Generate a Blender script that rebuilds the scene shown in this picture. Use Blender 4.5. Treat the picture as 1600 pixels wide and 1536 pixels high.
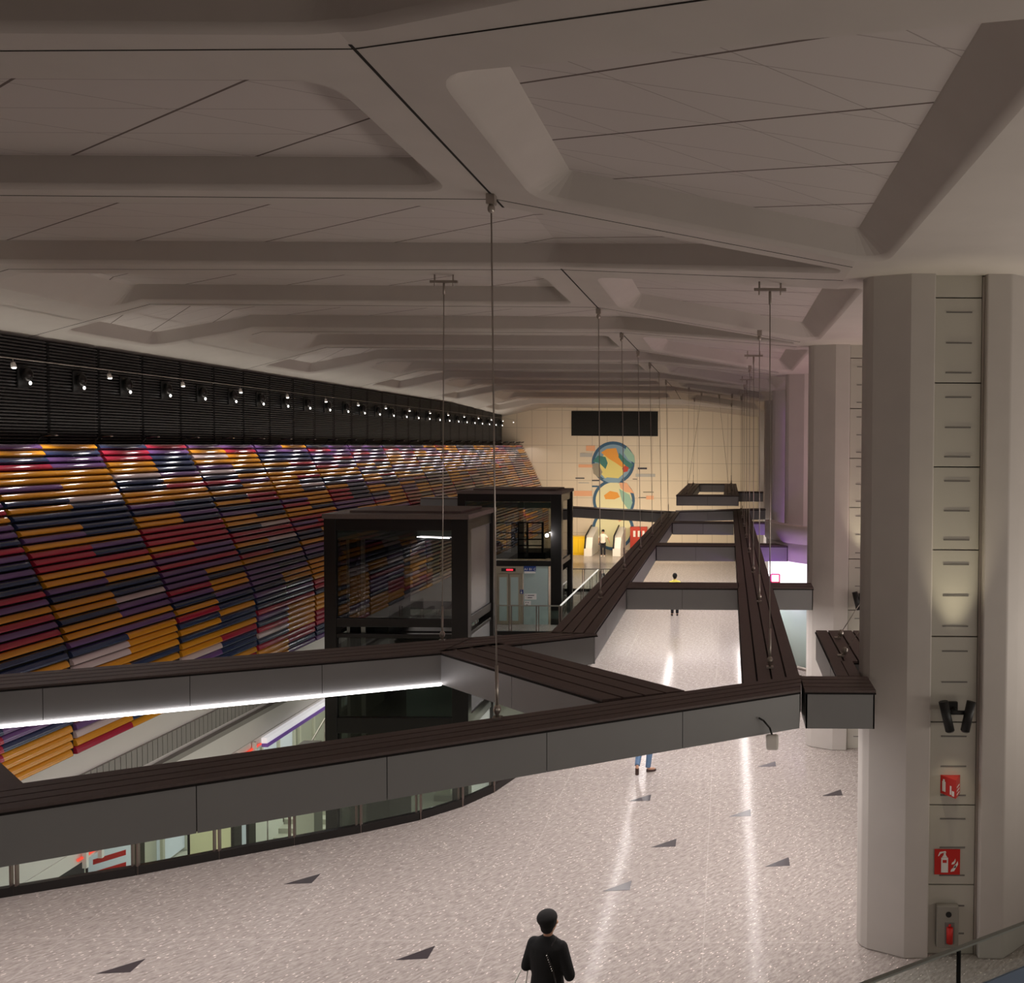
import bpy, bmesh, math, random
from mathutils import Vector, Matrix, geometry
random.seed(7)
S = bpy.context.scene
for o in list(bpy.data.objects): bpy.data.objects.remove(o)
C = bpy.data.collections.new('hall'); S.collection.children.link(C)

# ------------------------------------------------------------ camera, world, exposure
FPX = 1350.0
cam = bpy.data.cameras.new('camera'); co = bpy.data.objects.new('camera', cam); C.objects.link(co); S.camera = co
cam.sensor_width = 36.0; cam.lens = 36.0*FPX/1600; cam.clip_end = 300; cam.clip_start = .05
pitch = math.atan(0.027)
cam.shift_x = (800-1137.0)/1600; cam.shift_y = -(768-(696.5+FPX*math.tan(pitch)))/1600
co.matrix_world = Matrix.Translation((0,0,7)) @ Matrix.Rotation(-0.006,4,'Y') @ Matrix.Rotation(math.pi/2-pitch,4,'X')
W = bpy.data.worlds.new('world'); S.world = W; W.use_nodes = True
W.node_tree.nodes['Background'].inputs[0].default_value = (.9,.75,.68,1)
W.node_tree.nodes['Background'].inputs[1].default_value = .03
S.view_settings.view_transform = 'Standard'; S.view_settings.look = 'None'
S.view_settings.exposure = 0.0; S.view_settings.gamma = 1.0; S.view_settings.use_curve_mapping = False

def area(name, loc, rot, sx, sy, power, col=(1,.93,.9), spread=180, parent=None):
    l = bpy.data.lights.new(name,'AREA'); l.shape='RECTANGLE'; l.size=sx; l.size_y=sy; l.energy=power; l.color=col
    l.spread = math.radians(spread)
    o = bpy.data.objects.new(name,l); C.objects.link(o)
    if parent: o.parent = parent; o.location = Vector(loc)-Vector(parent['_w']) if '_w' in parent else loc
    else: o.location = loc
    o.rotation_euler = rot
    return o
# lower concourse ceiling lamps, added uplight on the ledge below the black wall to brighten the ceiling edge, warm far end of the hall, shop front on the right
area('concourse_light',(-5.2,22,-1.25),(0,math.radians(35),0),3,22,520,(.97,1,.86))
area('ledge_fill_light',(-14.45,33,6.98),(0,math.radians(180),0),.12,46,150,(1,.93,.82),110)
area('concourse_light',(-13.6,27,-.75),(0,0,0),1.2,22,260,(.97,1,.86))
area('far_wall_light',(-6.5,50.5,3.2),(math.radians(72),0,0),11,.6,300,(1,.80,.54),140)
area('far_hall_light',(-6.5,49,6.0),(math.radians(97),0,0),15,.5,130,(1,.86,.70),120)
area('stub_violet_light',(1.45,25.9,2.9),(math.radians(100),0,0),.5,.12,9,(.45,.08,1))
area('stub_violet_light',(1.45,33.9,3.1),(math.radians(100),0,0),.5,.12,7,(.5,.2,1))
area('pier_violet_light',(2.72,35.3,6.2),(math.radians(90),0,math.radians(8)),.04,5,4,(.6,.12,1),70)
area('far_floor_light',(-3.5,47,4.1),(0,0,0),6,8,330,(1,.88,.74))
area('shop_pink_light',(5.2,24,5),(0,math.radians(140),0),2,14,100,(1,.28,.5))
area('front_fill_light',(-1,-3.5,4.5),(math.radians(78),0,0),9,1.2,28,(1,.92,.84),110)  # added fill behind the viewer, lifts faces turned to the camera
area('side_fill_light',(8.8,14,3.2),(0,math.radians(135),0),1.5,26,680,(1,.90,.80))  # added warm fill from the right, shapes light and shade in the coffers

# ------------------------------------------------------------ materials
def mat(name, col, rough=.5, metal=0, emit=0, ecol=None, trans=0, coat=0, noise=0, nscale=8, bump=0, alpha=1, ior=1.45):
    m = bpy.data.materials.new(name); m.use_nodes=True; nt=m.node_tree; b=nt.nodes['Principled BSDF']
    b.inputs['Base Color'].default_value=(*col,1); b.inputs['Roughness'].default_value=rough; b.inputs['Metallic'].default_value=metal
    b.inputs['IOR'].default_value=ior
    b.inputs['Coat Roughness'].default_value=.08; b.inputs['Transmission Weight'].default_value=trans; b.inputs['Coat Weight'].default_value=coat
    if alpha<1: b.inputs['Alpha'].default_value=alpha
    if emit:
        b.inputs['Emission Color'].default_value=(*(ecol or col),1); b.inputs['Emission Strength'].default_value=emit
    if noise or bump:
        tc=nt.nodes.new('ShaderNodeTexCoord'); n=nt.nodes.new('ShaderNodeTexNoise'); n.inputs['Scale'].default_value=nscale; n.inputs['Detail'].default_value=5
        nt.links.new(tc.outputs['Object'],n.inputs['Vector'])
        if noise:
            mx=nt.nodes.new('ShaderNodeMixRGB'); mx.inputs[1].default_value=(*[c*(1-noise) for c in col],1); mx.inputs[2].default_value=(*[min(1,c*(1+noise)) for c in col],1)
            nt.links.new(n.outputs['Fac'],mx.inputs[0]); nt.links.new(mx.outputs[0],b.inputs['Base Color'])
        if bump:
            bp=nt.nodes.new('ShaderNodeBump'); bp.inputs['Strength'].default_value=bump; bp.inputs['Distance'].default_value=.01
            nt.links.new(n.outputs['Fac'],bp.inputs['Height']); nt.links.new(bp.outputs[0],b.inputs['Normal'])
    return m
def glassmat(name, tint=(.94,.975,.96), refl=.10, rough=.02):
    m=bpy.data.materials.new(name); m.use_nodes=True; nt=m.node_tree; nt.nodes.clear()
    out=nt.nodes.new('ShaderNodeOutputMaterial'); t=nt.nodes.new('ShaderNodeBsdfTransparent'); t.inputs[0].default_value=(*tint,1)
    g=nt.nodes.new('ShaderNodeBsdfGlossy'); g.inputs['Roughness'].default_value=rough; fr=nt.nodes.new('ShaderNodeFresnel'); fr.inputs[0].default_value=1.5
    ad=nt.nodes.new('ShaderNodeMath'); ad.operation='ADD'; ad.inputs[1].default_value=refl*.4
    mx=nt.nodes.new('ShaderNodeMixShader'); gm=nt.nodes.new('ShaderNodeNewGeometry'); fb=nt.nodes.new('ShaderNodeMath'); fb.operation='SUBTRACT'; fb.inputs[0].default_value=1; nt.links.new(gm.outputs['Backfacing'],fb.inputs[1]); mu=nt.nodes.new('ShaderNodeMath'); mu.operation='MULTIPLY'; nt.links.new(fr.outputs[0],ad.inputs[0]); nt.links.new(ad.outputs[0],mu.inputs[0]); nt.links.new(fb.outputs[0],mu.inputs[1]); nt.links.new(mu.outputs[0],mx.inputs[0]); nt.links.new(t.outputs[0],mx.inputs[1]); nt.links.new(g.outputs[0],mx.inputs[2]); nt.links.new(mx.outputs[0],out.inputs[0])
    return m
def N(nt,t,**k):
    n=nt.nodes.new(t)
    for a,v in k.items(): setattr(n,a,v)
    return n
def math_(nt,op,a,b=None,c=None):
    n=nt.nodes.new('ShaderNodeMath'); n.operation=op
    for i,v in enumerate((a,b,c)):
        if v is None: continue
        if isinstance(v,(int,float)): n.inputs[i].default_value=v
        else: nt.links.new(v,n.inputs[i])
    return n.outputs[0]
def lines(nt,val,period,width):          # 1 on a line, 0 between
    f=math_(nt,'FRACT',math_(nt,'DIVIDE',val,period)); d=math_(nt,'ABSOLUTE',math_(nt,'SUBTRACT',f,.5))
    return math_(nt,'GREATER_THAN',d,.5-width/period/2)
def seam_panel_mat():
    m=mat('ceiling_panel',(.50,.455,.43),.8); nt=m.node_tree; b=nt.nodes['Principled BSDF']
    tc=N(nt,'ShaderNodeTexCoord'); sp=N(nt,'ShaderNodeSeparateXYZ'); nt.links.new(tc.outputs['Object'],sp.inputs[0])
    X,Y=sp.outputs[0],sp.outputs[1]
    a=lines(nt,math_(nt,'MULTIPLY_ADD',X,.66,math_(nt,'ADD',Y,.55)),1.40,.03)
    c=lines(nt,math_(nt,'MULTIPLY_ADD',X,-.58,math_(nt,'ADD',Y,.35)),1.36,.014)
    d=lines(nt,math_(nt,'ADD',Y,.2),.68,.011)
    t=math_(nt,'MAXIMUM',a,math_(nt,'MULTIPLY',math_(nt,'MAXIMUM',c,d),.5))
    mx=N(nt,'ShaderNodeMixRGB'); mx.inputs[1].default_value=(.50,.455,.43,1); mx.inputs[2].default_value=(.12,.09,.08,1)
    nt.links.new(t,mx.inputs[0]); nt.links.new(mx.outputs[0],b.inputs['Base Color']); return m
def terrazzo():
    m=mat('terrazzo',(.5,.45,.43),.2); nt=m.node_tree; b=nt.nodes['Principled BSDF']
    tc=N(nt,'ShaderNodeTexCoord'); mr=N(nt,'ShaderNodeMapping'); mr.inputs['Rotation'].default_value=(0,0,-.8); nt.links.new(tc.outputs['Object'],mr.inputs[0])
    mp=N(nt,'ShaderNodeMapping'); mp.inputs['Scale'].default_value=(5,17,1)
    nt.links.new(mr.outputs[0],mp.inputs[0])
    n=N(nt,'ShaderNodeTexNoise'); n.inputs['Scale'].default_value=1.5; n.inputs['Detail'].default_value=6; n.inputs['Roughness'].default_value=.7; nt.links.new(mp.outputs[0],n.inputs['Vector'])
    r=N(nt,'ShaderNodeValToRGB'); r.color_ramp.elements[0].position=.3; r.color_ramp.elements[0].color=(.25,.214,.197,1); r.color_ramp.elements[1].position=.7; r.color_ramp.elements[1].color=(.54,.485,.45,1)
    nt.links.new(n.outputs['Fac'],r.inputs[0])
    mp2=N(nt,'ShaderNodeMapping'); mp2.inputs['Rotation'].default_value=(0,0,0); mp2.inputs['Scale'].default_value=(7,22,1); nt.links.new(mr.outputs[0],mp2.inputs[0])
    v=N(nt,'ShaderNodeTexVoronoi'); v.inputs['Scale'].default_value=1.6; nt.links.new(mp2.outputs[0],v.inputs['Vector'])
    fl=math_(nt,'LESS_THAN',v.outputs['Distance'],.2)
    sc=N(nt,'ShaderNodeSeparateColor'); nt.links.new(v.outputs['Color'],sc.inputs[0])
    fl=math_(nt,'MULTIPLY',fl,math_(nt,'GREATER_THAN',sc.outputs[0],.62))
    mx=N(nt,'ShaderNodeMixRGB'); nt.links.new(fl,mx.inputs[0]); nt.links.new(r.outputs[0],mx.inputs[1]); mx.inputs[2].default_value=(.95,.86,.8,1)
    sp=N(nt,'ShaderNodeSeparateXYZ'); nt.links.new(tc.outputs['Object'],sp.inputs[0])
    ln=math_(nt,'MAXIMUM',lines(nt,math_(nt,'ADD',sp.outputs[0],.3),3.0,.02),lines(nt,sp.outputs[1],6.0,.02))
    mx2=N(nt,'ShaderNodeMixRGB'); nt.links.new(math_(nt,'MULTIPLY',ln,.15),mx2.inputs[0]); nt.links.new(mx.outputs[0],mx2.inputs[1]); mx2.inputs[2].default_value=(.8,.74,.7,1)
    nt.links.new(mx2.outputs[0],b.inputs['Base Color'])
    n2=N(nt,'ShaderNodeTexNoise'); n2.inputs['Scale'].default_value=1.2; nt.links.new(tc.outputs['Object'],n2.inputs['Vector'])
    nt.links.new(math_(nt,'MULTIPLY_ADD',n2.outputs['Fac'],.08,.11),b.inputs['Roughness'])
    b.inputs['Specular IOR Level'].default_value=.03
    return m
def tiles(name,col,lx,lz,line=(.3,.25,.2),w=.03,axis=0,rough=.5):
    m=mat(name,col,rough); nt=m.node_tree; b=nt.nodes['Principled BSDF']
    tc=N(nt,'ShaderNodeTexCoord'); sp=N(nt,'ShaderNodeSeparateXYZ'); nt.links.new(tc.outputs['Object'],sp.inputs[0])
    t=math_(nt,'MAXIMUM',lines(nt,sp.outputs[axis],lx,w),lines(nt,sp.outputs[2],lz,w))
    mx=N(nt,'ShaderNodeMixRGB'); mx.inputs[1].default_value=(*col,1); mx.inputs[2].default_value=(*line,1)
    nt.links.new(math_(nt,'MULTIPLY',t,.6),mx.inputs[0]); nt.links.new(mx.outputs[0],b.inputs['Base Color']); return m
MT=dict(
 conc=mat('ceiling_concrete',(.49,.45,.415),.75,noise=.08,nscale=1.5,bump=.05),
 panel=seam_panel_mat(), joint=mat('joint_gap',(.015,.012,.01),.9),
 column=mat('column_concrete',(.52,.485,.45),.6,noise=.05,nscale=3,bump=.08),
 infill=mat('infill_metal',(.52,.50,.44),.30,metal=.15,noise=.04,nscale=2), slot=mat('slot_edge',(.16,.15,.14),.6),
 floor=terrazzo(), slab=mat('slab_edge',(.08,.072,.065),.5), lowfloor=mat('lower_floor',(.62,.62,.54),.35,noise=.06,nscale=2),
 white=mat('white_wall',(.72,.68,.65),.6,noise=.03,nscale=2), ribgrey=mat('ribbed_band_grey',(.30,.28,.26),.5), 
 backwall=tiles('back_wall_tiles',(.66,.58,.47),1.0,1.16), black=mat('black_metal',(.065,.062,.063),.4,metal=.2), blackgap=mat('black_gap',(.002,.002,.002),.8),
 frame=mat('dark_frame_metal',(.028,.025,.024),.28,metal=.5), deck=mat('brown_deck',(.14,.105,.098),.55,noise=.2,nscale=25), deckgap=mat('deck_gap',(.008,.006,.006),.8),
 beam=mat('beam_grey_metal',(.29,.295,.295),.45,metal=.15,noise=.04,nscale=3),
 led=mat('led_strip',(1,.95,.95),.5,emit=7,ecol=(1,.93,.93)), steel=mat('cable_steel',(.42,.38,.34),.35,metal=.8), chrome=mat('chrome',(.8,.8,.78),.12,metal=1),
 glass=glassmat('clear_glass'), smoke=glassmat('smoked_glass',(.5,.52,.5),.2), greenglass=mat('pale_green_glass',(.55,.70,.66),.2,alpha=.85), 
 frost=mat('frosted_band',(.42,.46,.43),.4),
 orange=mat('slat_orange',(.72,.30,.018),.2,coat=1), navy=mat('slat_navy',(.028,.042,.105),.2,coat=1), purple=mat('slat_purple',(.15,.07,.22),.2,coat=1),
 maroon=mat('slat_maroon',(.42,.022,.055),.2,coat=1), pinkwhite=mat('slat_pink_white',(.62,.50,.50),.2,coat=1),
 red=mat('sign_red',(.55,.02,.015),.4), signwhite=mat('sign_white',(.8,.78,.75),.5), blue=mat('sign_blue',(.02,.05,.22),.4),
 blackpl=mat('black_plastic',(.012,.012,.012),.5), bulb=mat('bulb_glow',(1,1,1),.3,emit=3.5,ecol=(1,.96,.9)), whitepl=mat('white_plastic',(.86,.83,.78),.4),
 yellow=mat('yellow_panel',(.80,.52,.02),.35), skin=mat('skin',(.50,.27,.17),.5), hair=mat('hair_black',(.006,.005,.005),.9), cloth_black=mat('black_wool',(.003,.003,.003),.9,bump=.3,nscale=60),
 jeans=mat('blue_denim',(.12,.20,.33),.8,noise=.3,nscale=40), shoe=mat('brown_shoe',(.045,.022,.018),.5), yshirt=mat('yellow_shirt',(.8,.7,.12),.7), wshirt=mat('white_shirt',(.8,.72,.66),.7),
 trous=mat('dark_trousers',(.012,.012,.018),.8), inlay=mat('floor_inlay_dark',(.055,.045,.05),.3),
 violet=mat('violet_lit_panel',(.3,.04,.55),.4,emit=.55,ecol=(.30,.03,.75)), violetdim=mat('violet_panel',(.22,.12,.42),.5,emit=.12,ecol=(.3,.1,.7)), shopglow=mat('shop_backlit_wall',(1,.95,1),.4,emit=1.25,ecol=(1,.88,.97)),
 bluefilm=mat('blue_film',(.30,.42,.60),.4,alpha=.8), redled=mat('red_display',(.5,0,0),.4,emit=2.5,ecol=(1,.02,.04)),
 m_blue=mat('mural_blue',(.03,.10,.20),.6), m_sky=mat('mural_sky',(.20,.33,.46),.6), m_teal=mat('mural_teal',(.04,.19,.18),.6), m_orange=mat('mural_orange',(.75,.33,.05),.6), m_yellow=mat('mural_yellow',(.70,.62,.22),.6),
 m_cream=mat('mural_cream',(.72,.70,.45),.6), m_red=mat('mural_red',(.5,.05,.03),.6), m_grey=mat('mural_grey',(.27,.25,.20),.6), m_peach=mat('mural_peach',(.75,.40,.24),.6), m_mint=mat('mural_mint',(.28,.48,.40),.6), m_pale=mat('mural_pale_text',(.42,.42,.42),.6), m_dark=mat('mural_dark',(.03,.03,.05),.6),
 ledgreen=mat('lower_sign_white',(.9,.9,.9),.4,emit=.45,ecol=(.98,.95,1)), poster=mat('poster_blue',(.60,.66,.72),.4,emit=.18,ecol=(.6,.66,.72)), lowglass=mat('lower_window_grey',(.44,.45,.38),.3), lowwall=mat('lower_wall_cream',(.6,.6,.5),.5),
)
for k in ('orange','navy','purple','maroon','pinkwhite'):
    b=MT[k].node_tree.nodes['Principled BSDF']; b.inputs['Coat IOR'].default_value=1.5; b.inputs['Coat Roughness'].default_value=.14; b.inputs['Specular IOR Level'].default_value=.5
# ------------------------------------------------------------ mesh helpers
class MB:
    def __init__(s): s.v=[]; s.f=[]; s.m=[]; s.sm=[]
    def add(s,vs,fs,mi=0,smooth=False):
        o=len(s.v); s.v+= [Vector(v) for v in vs]
        for f in fs: s.f.append([o+i for i in f]); s.m.append(mi); s.sm.append(smooth)
    def slat(s,P,y0,y1,mi):
        n=len(P); s.add([(p[0],y0,p[1]) for p in P],[list(range(n))],mi); s.add([(p[0],y1,p[1]) for p in P],[list(range(n))[::-1]],mi)
        s.add([(p[0],y,p[1]) for y in (y0,y1) for p in P[1:-1]],[[i,i+1,n-2+i+1,n-2+i] for i in range(n-3)],mi,True)
        s.add([(p[0],y,p[1]) for y in (y0,y1) for p in (P[-2],P[-1],P[0],P[1])],[[i,i+1,5+i,4+i] for i in range(3)],mi)
    def box(s,x0,x1,y0,y1,z0,z1,mi=0):
        s.add([(x0,y0,z0),(x1,y0,z0),(x1,y1,z0),(x0,y1,z0),(x0,y0,z1),(x1,y0,z1),(x1,y1,z1),(x0,y1,z1)],[(3,2,1,0),(4,5,6,7),(0,1,5,4),(1,2,6,5),(2,3,7,6),(3,0,4,7)],mi)
    def prism(s,poly,z0,z1,mi=0,smooth=False):
        n=len(poly)
        if sum(poly[i][0]*poly[(i+1)%n][1]-poly[(i+1)%n][0]*poly[i][1] for i in range(n))<0: poly=poly[::-1]
        s.add([(p[0],p[1],z0) for p in poly]+[(p[0],p[1],z1) for p in poly],[list(range(n))[::-1],list(range(n,2*n))],mi)
        o=len(s.v)-2*n
        for i in range(n):
            j=(i+1)%n; s.f.append([o+i,o+j,o+n+j,o+n+i]); s.m.append(mi); s.sm.append(smooth)
    def prismY(s,poly,y0,y1,mi=0):      # polygon in x,z extruded along y
        n=len(poly)
        if sum(poly[i][0]*poly[(i+1)%n][1]-poly[(i+1)%n][0]*poly[i][1] for i in range(n))<0: poly=poly[::-1]
        fs=[list(range(n)),list(range(n,2*n))[::-1]]+[[(i+1)%n,i,n+i,n+(i+1)%n] for i in range(n)]
        s.add([(p[0],y0,p[1]) for p in poly]+[(p[0],y1,p[1]) for p in poly],fs,mi)
    def prismX(s,poly,x0,x1,mi=0):      # polygon in y,z extruded along x
        n=len(poly)
        if sum(poly[i][0]*poly[(i+1)%n][1]-poly[(i+1)%n][0]*poly[i][1] for i in range(n))<0: poly=poly[::-1]
        fs=[list(range(n))[::-1],list(range(n,2*n))]+[[i,(i+1)%n,n+(i+1)%n,n+i] for i in range(n)]
        s.add([(x0,p[0],p[1]) for p in poly]+[(x1,p[0],p[1]) for p in poly],fs,mi)
    def tube(s,a,b,r,mi=0,n=8,r2=None):
        a=Vector(a); b=Vector(b); d=(b-a).normalized(); u=d.orthogonal().normalized(); w=d.cross(u); r2=r if r2 is None else r2
        vs=[a+(u*math.cos(t)+w*math.sin(t))*r for t in [2*math.pi*i/n for i in range(n)]]+[b+(u*math.cos(t)+w*math.sin(t))*r2 for t in [2*math.pi*i/n for i in range(n)]]
        o=len(s.v); s.add(vs,[[i,(i+1)%n,n+(i+1)%n,n+i] for i in range(n)],mi,True)
        s.add(vs[:n],[list(range(n))[::-1]],mi); s.add(vs[n:],[list(range(n))],mi)
    def path(s,pts,r,mi=0,n=8):
        for a,b in zip(pts,pts[1:]): s.tube(a,b,r,mi,n)
        for p in pts[1:-1]: s.ball(p,(r,r,r),mi,6,n)
    def ball(s,c,r,mi=0,rings=8,n=12,z0=-1):
        c=Vector(c); vs=[]; fs=[]
        for i in range(rings+1):
            t=math.pi*i/rings
            for j in range(n):
                p=2*math.pi*j/n; vs.append(c+Vector((r[0]*math.sin(t)*math.cos(p),r[1]*math.sin(t)*math.sin(p),r[2]*math.cos(t))))
        for i in range(rings):
            for j in range(n): fs.append([i*n+j,(i+1)*n+j,(i+1)*n+(j+1)%n,i*n+(j+1)%n])
        s.add(vs,fs,mi,True)
    def bar(s,a,b,w,h,mi=0):            # rectangular bar from a to b, w across, h up
        a=Vector(a); b=Vector(b); d=(b-a).normalized(); side=d.cross(Vector((0,0,1)))
        side=side.normalized() if side.length>1e-4 else Vector((1,0,0)); up=side.cross(d).normalized()
        vs=[]
        for p in (a,b):
            for sx,sz in ((-1,-1),(1,-1),(1,1),(-1,1)): vs.append(p+side*w/2*sx+up*h/2*sz)
        s.add(vs,[(0,3,2,1),(4,5,6,7),(0,1,5,4),(1,2,6,5),(2,3,7,6),(3,0,4,7)],mi)
    def build(s,name,mats,parent=None,bevel=0,weld=True):
        me=bpy.data.meshes.new(name); off=Vector(parent['_w']) if parent else Vector((0,0,0))
        me.from_pydata([v-off for v in s.v],[],s.f)
        for m in (mats if isinstance(mats,(list,tuple)) else [mats]): me.materials.append(MT[m])
        for p,mi,sm in zip(me.polygons,s.m,s.sm): p.material_index=mi; p.use_smooth=sm
        bm=bmesh.new(); bm.from_mesh(me); bmesh.ops.remove_doubles(bm,verts=bm.verts,dist=1e-5) if any(s.sm) and weld else None
        bm.to_mesh(me); bm.free(); me.update()
        o=bpy.data.objects.new(name,me); C.objects.link(o)
        if parent: o.parent=parent; o['_w']=tuple(off)
        else: o['_w']=(0,0,0)
        if bevel:
            b=o.modifiers.new('bevel','BEVEL'); b.width=bevel; b.segments=2; b.limit_method='ANGLE'
        return o
def thing(name,label,cat,loc,group=None):
    o=bpy.data.objects.new(name,None); C.objects.link(o); o.location=loc; o['_w']=tuple(loc); o.empty_display_size=.1
    o['label']=label; o['category']=cat
    if group: o['group']=group
    return o
def tag(o,label,cat,group=None):
    o['label']=label; o['category']=cat
    if group: o['group']=group
    return o
def struct(o): o['kind']='structure'; return o
ORD=['nearest','second nearest','third nearest','fourth nearest','fifth nearest','sixth nearest','seventh nearest','eighth nearest','ninth nearest','tenth nearest','eleventh nearest','twelfth nearest','thirteenth nearest','fourteenth nearest','fifteenth nearest','sixteenth nearest','seventeenth nearest','eighteenth nearest','nineteenth nearest','twentieth nearest','twenty-first nearest','twenty-second nearest','twenty-third nearest','twenty-fourth nearest','twenty-fifth nearest','twenty-sixth nearest','twenty-seventh nearest','twenty-eighth nearest','twenty-ninth nearest','thirtieth nearest']

# ------------------------------------------------------------ ceiling: one shell with cast coffers
KY=1.35; PER=8.08; Y1=11.68      # depth unit, column spacing, front of first column
def hsoff(x,y=0):
    if x<-12.3: z=9.94+(x+12.3)/2.45*.68
    elif x<-2.8: z=9.94
    elif x<1.6: z=9.94-(x+2.8)/4.4*.62
    else: z=9.32
    if y>46: z=7+(z-7)*(1-.165*min(1,(y-46)/11.5))
    return z
def rounded(poly,r,n=5):
    out=[]; m=len(poly)
    for i in range(m):
        p=Vector(poly[i]); a=Vector(poly[i-1]); b=Vector(poly[(i+1)%m]); da=(a-p); db=(b-p)
        rr=min(r,da.length*.3,db.length*.3); p0=p+da.normalized()*rr; p1=p+db.normalized()*rr
        for k in range(n+1):
            t=k/n; out.append((1-t)**2*p0+2*t*(1-t)*p+t*t*p1)
    return out
def inset(poly,d):     # d per edge (list) for a CCW polygon
    m=len(poly); res=[]
    L=[]
    for i in range(m):
        a=Vector(poly[i]); b=Vector(poly[(i+1)%m]); t=(b-a).normalized(); n=Vector((-t.y,t.x)); L.append((a+n*d[i],t))
    for i in range(m):
        p,t=L[i-1]; q,u=L[i]; den=t.x*u.y-t.y*u.x; w=q-p; k=(w.x*u.y-w.y*u.x)/den; res.append(p+t*k)
    return res
cof=[]
for k in range(-2,6):
    o=(k)*PER; b=Y1-1.58     # b: far rim of first left coffer (10.10)
    Yf=b+o
    #A left coffer, CCW from near-left ; insets near, right, far, left
    if k>-1 or True:
        cof.append(([(-12.95,Yf-2.95),(-3.32,Yf-2.95),(-3.32,Yf),(-12.95,Yf)],(.05,.3,.05,.5)))
        cof.append(([(-2.22,Yf-3.28),(1.93,Yf-5.45),(1.93,Yf+.80),(-2.22,Yf+.02)],(.25,.34,.14,.38)))
        cof.append(([(-14.35,Yf+.55),(-2.8,Yf+.75),(1.42,Yf+1.45),(1.42,Yf+1.60),(-2.8,Yf+4.22),(-12.6,Yf+4.22),(-14.35,Yf+3.5)],(.04,.04,.02,.05,.05,.05,.05)))
        cof.append(([(4.6,Yf-4.9),(10,Yf-4.9),(10,Yf+.6),(4.6,Yf+.6)],(.2,.3,.2,.3)))
cof=[c for c in cof if min(p[1] for p in c[0])>-3 and max(p[1] for p in c[0])<57]
outer=[Vector(p) for p in [(-15.6,-4),(11,-4),(11,57.4),(-15.6,57.4)]]
flat=[]; rings=[]
cm=MB(); holes=[]
for poly,ins in cof:
    r0=rounded(inset(poly,[-.07]*len(poly)),.38); r1=rounded(poly,.34); r2=rounded(inset(poly,ins),.05)
    holes.append(r0); rings.append((r0,r1,r2))
loops=[outer]+holes
tess=geometry.tessellate_polygon([[Vector((p.x,p.y,0)) for p in l] for l in loops])
fl=[p for l in loops for p in l]
bm=bmesh.new(); lay=bm.verts.layers.float.new('h')
vv=[bm.verts.new((p.x,p.y,0)) for p in fl]
def face(vs,mi):
    try: f=bm.faces.new(vs); f.material_index=mi; return f
    except ValueError: return None
for t in tess: face([vv[i] for i in t],0)
off=len(outer)
for (r0,r1,r2) in rings:
    n=len(r0); V0=[vv[off+i] for i in range(n)]; off+=n
    V1=[bm.verts.new((p.x,p.y,0)) for p in r1]; V2=[bm.verts.new((p.x,p.y,0)) for p in r2]
    for v in V1: v[lay]=.06
    for v in V2: v[lay]=.36
    for i in range(n):
        j=(i+1)%n; f=face([V0[i],V0[j],V1[j],V1[i]],0); f.smooth=True; face([V1[i],V1[j],V2[j],V2[i]],0)
    face(V2,1)
bmesh.ops.triangulate(bm,faces=[f for f in bm.faces if len(f.verts)>4])
for x in (-12.3,-2.8,1.6):
    bmesh.ops.bisect_plane(bm,geom=bm.verts[:]+bm.edges[:]+bm.faces[:],plane_co=(x,0,0),plane_no=(1,0,0))
for y in (46,50,54):
    bmesh.ops.bisect_plane(bm,geom=bm.verts[:]+bm.edges[:]+bm.faces[:],plane_co=(0,y,0),plane_no=(0,1,0))
for v in bm.verts: v.co.z=hsoff(v.co.x,v.co.y)+v[lay]
bmesh.ops.recalc_face_normals(bm,faces=bm.faces)
me=bpy.data.meshes.new('ceiling'); bm.to_mesh(me); bm.free(); me.materials.append(MT['conc']); me.materials.append(MT['panel'])
ce=bpy.data.objects.new('ceiling',me); C.objects.link(ce); struct(ce)
s_=ce.modifiers.new('thick','SOLIDIFY'); s_.thickness=.02; s_.offset=1
# thin joints cast between ceiling segments (dark grooves a few mm proud of the soffit underside)
jm=MB()
def groove(a,b,w):
    n=12; a=Vector(a); b=Vector(b); t=(b-a).normalized(); q=Vector((-t.y,t.x))*w/2
    xs=[0,1]+[(x-a.x)/(b.x-a.x) for x in (-12.3,-2.8,1.6) if abs(b.x-a.x)>1e-6 and 0<(x-a.x)/(b.x-a.x)<1]
    if b.y>46 and b.y-a.y>1: xs.append((46-a.y)/(b.y-a.y))
    xs=sorted(xs)
    for s0,s1 in zip(xs,xs[1:]):
        p=a.lerp(b,s0); r=a.lerp(b,s1)
        vs=[(v.x,v.y,hsoff(v.x,v.y)-.004) for v in (p-q,r-q,r+q,p+q)]+[(v.x,v.y,hsoff(v.x,v.y)+.004) for v in (p-q,r-q,r+q,p+q)]
        jm.add(vs,[(0,1,2,3),(7,6,5,4),(0,4,5,1),(2,6,7,3),(1,5,6,2),(3,7,4,0)])
for k in range(-1,6):
    Yf=Y1-1.58+k*PER
    groove((-2.8,Yf-3.65),(-2.8,Yf+.70),.028)
    groove((-14.9,Yf+.27),(-2.8,Yf+.35),.012); groove((-2.8,Yf+.35),(1.6,Yf+1.15),.012)
    groove((-12.6,Yf+4.75),(-2.8,Yf+4.5),.012); groove((-2.8,Yf+4.5),(1.6,Yf+2.05),.012)
struct(jm.build('trim_1','joint'))

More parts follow.
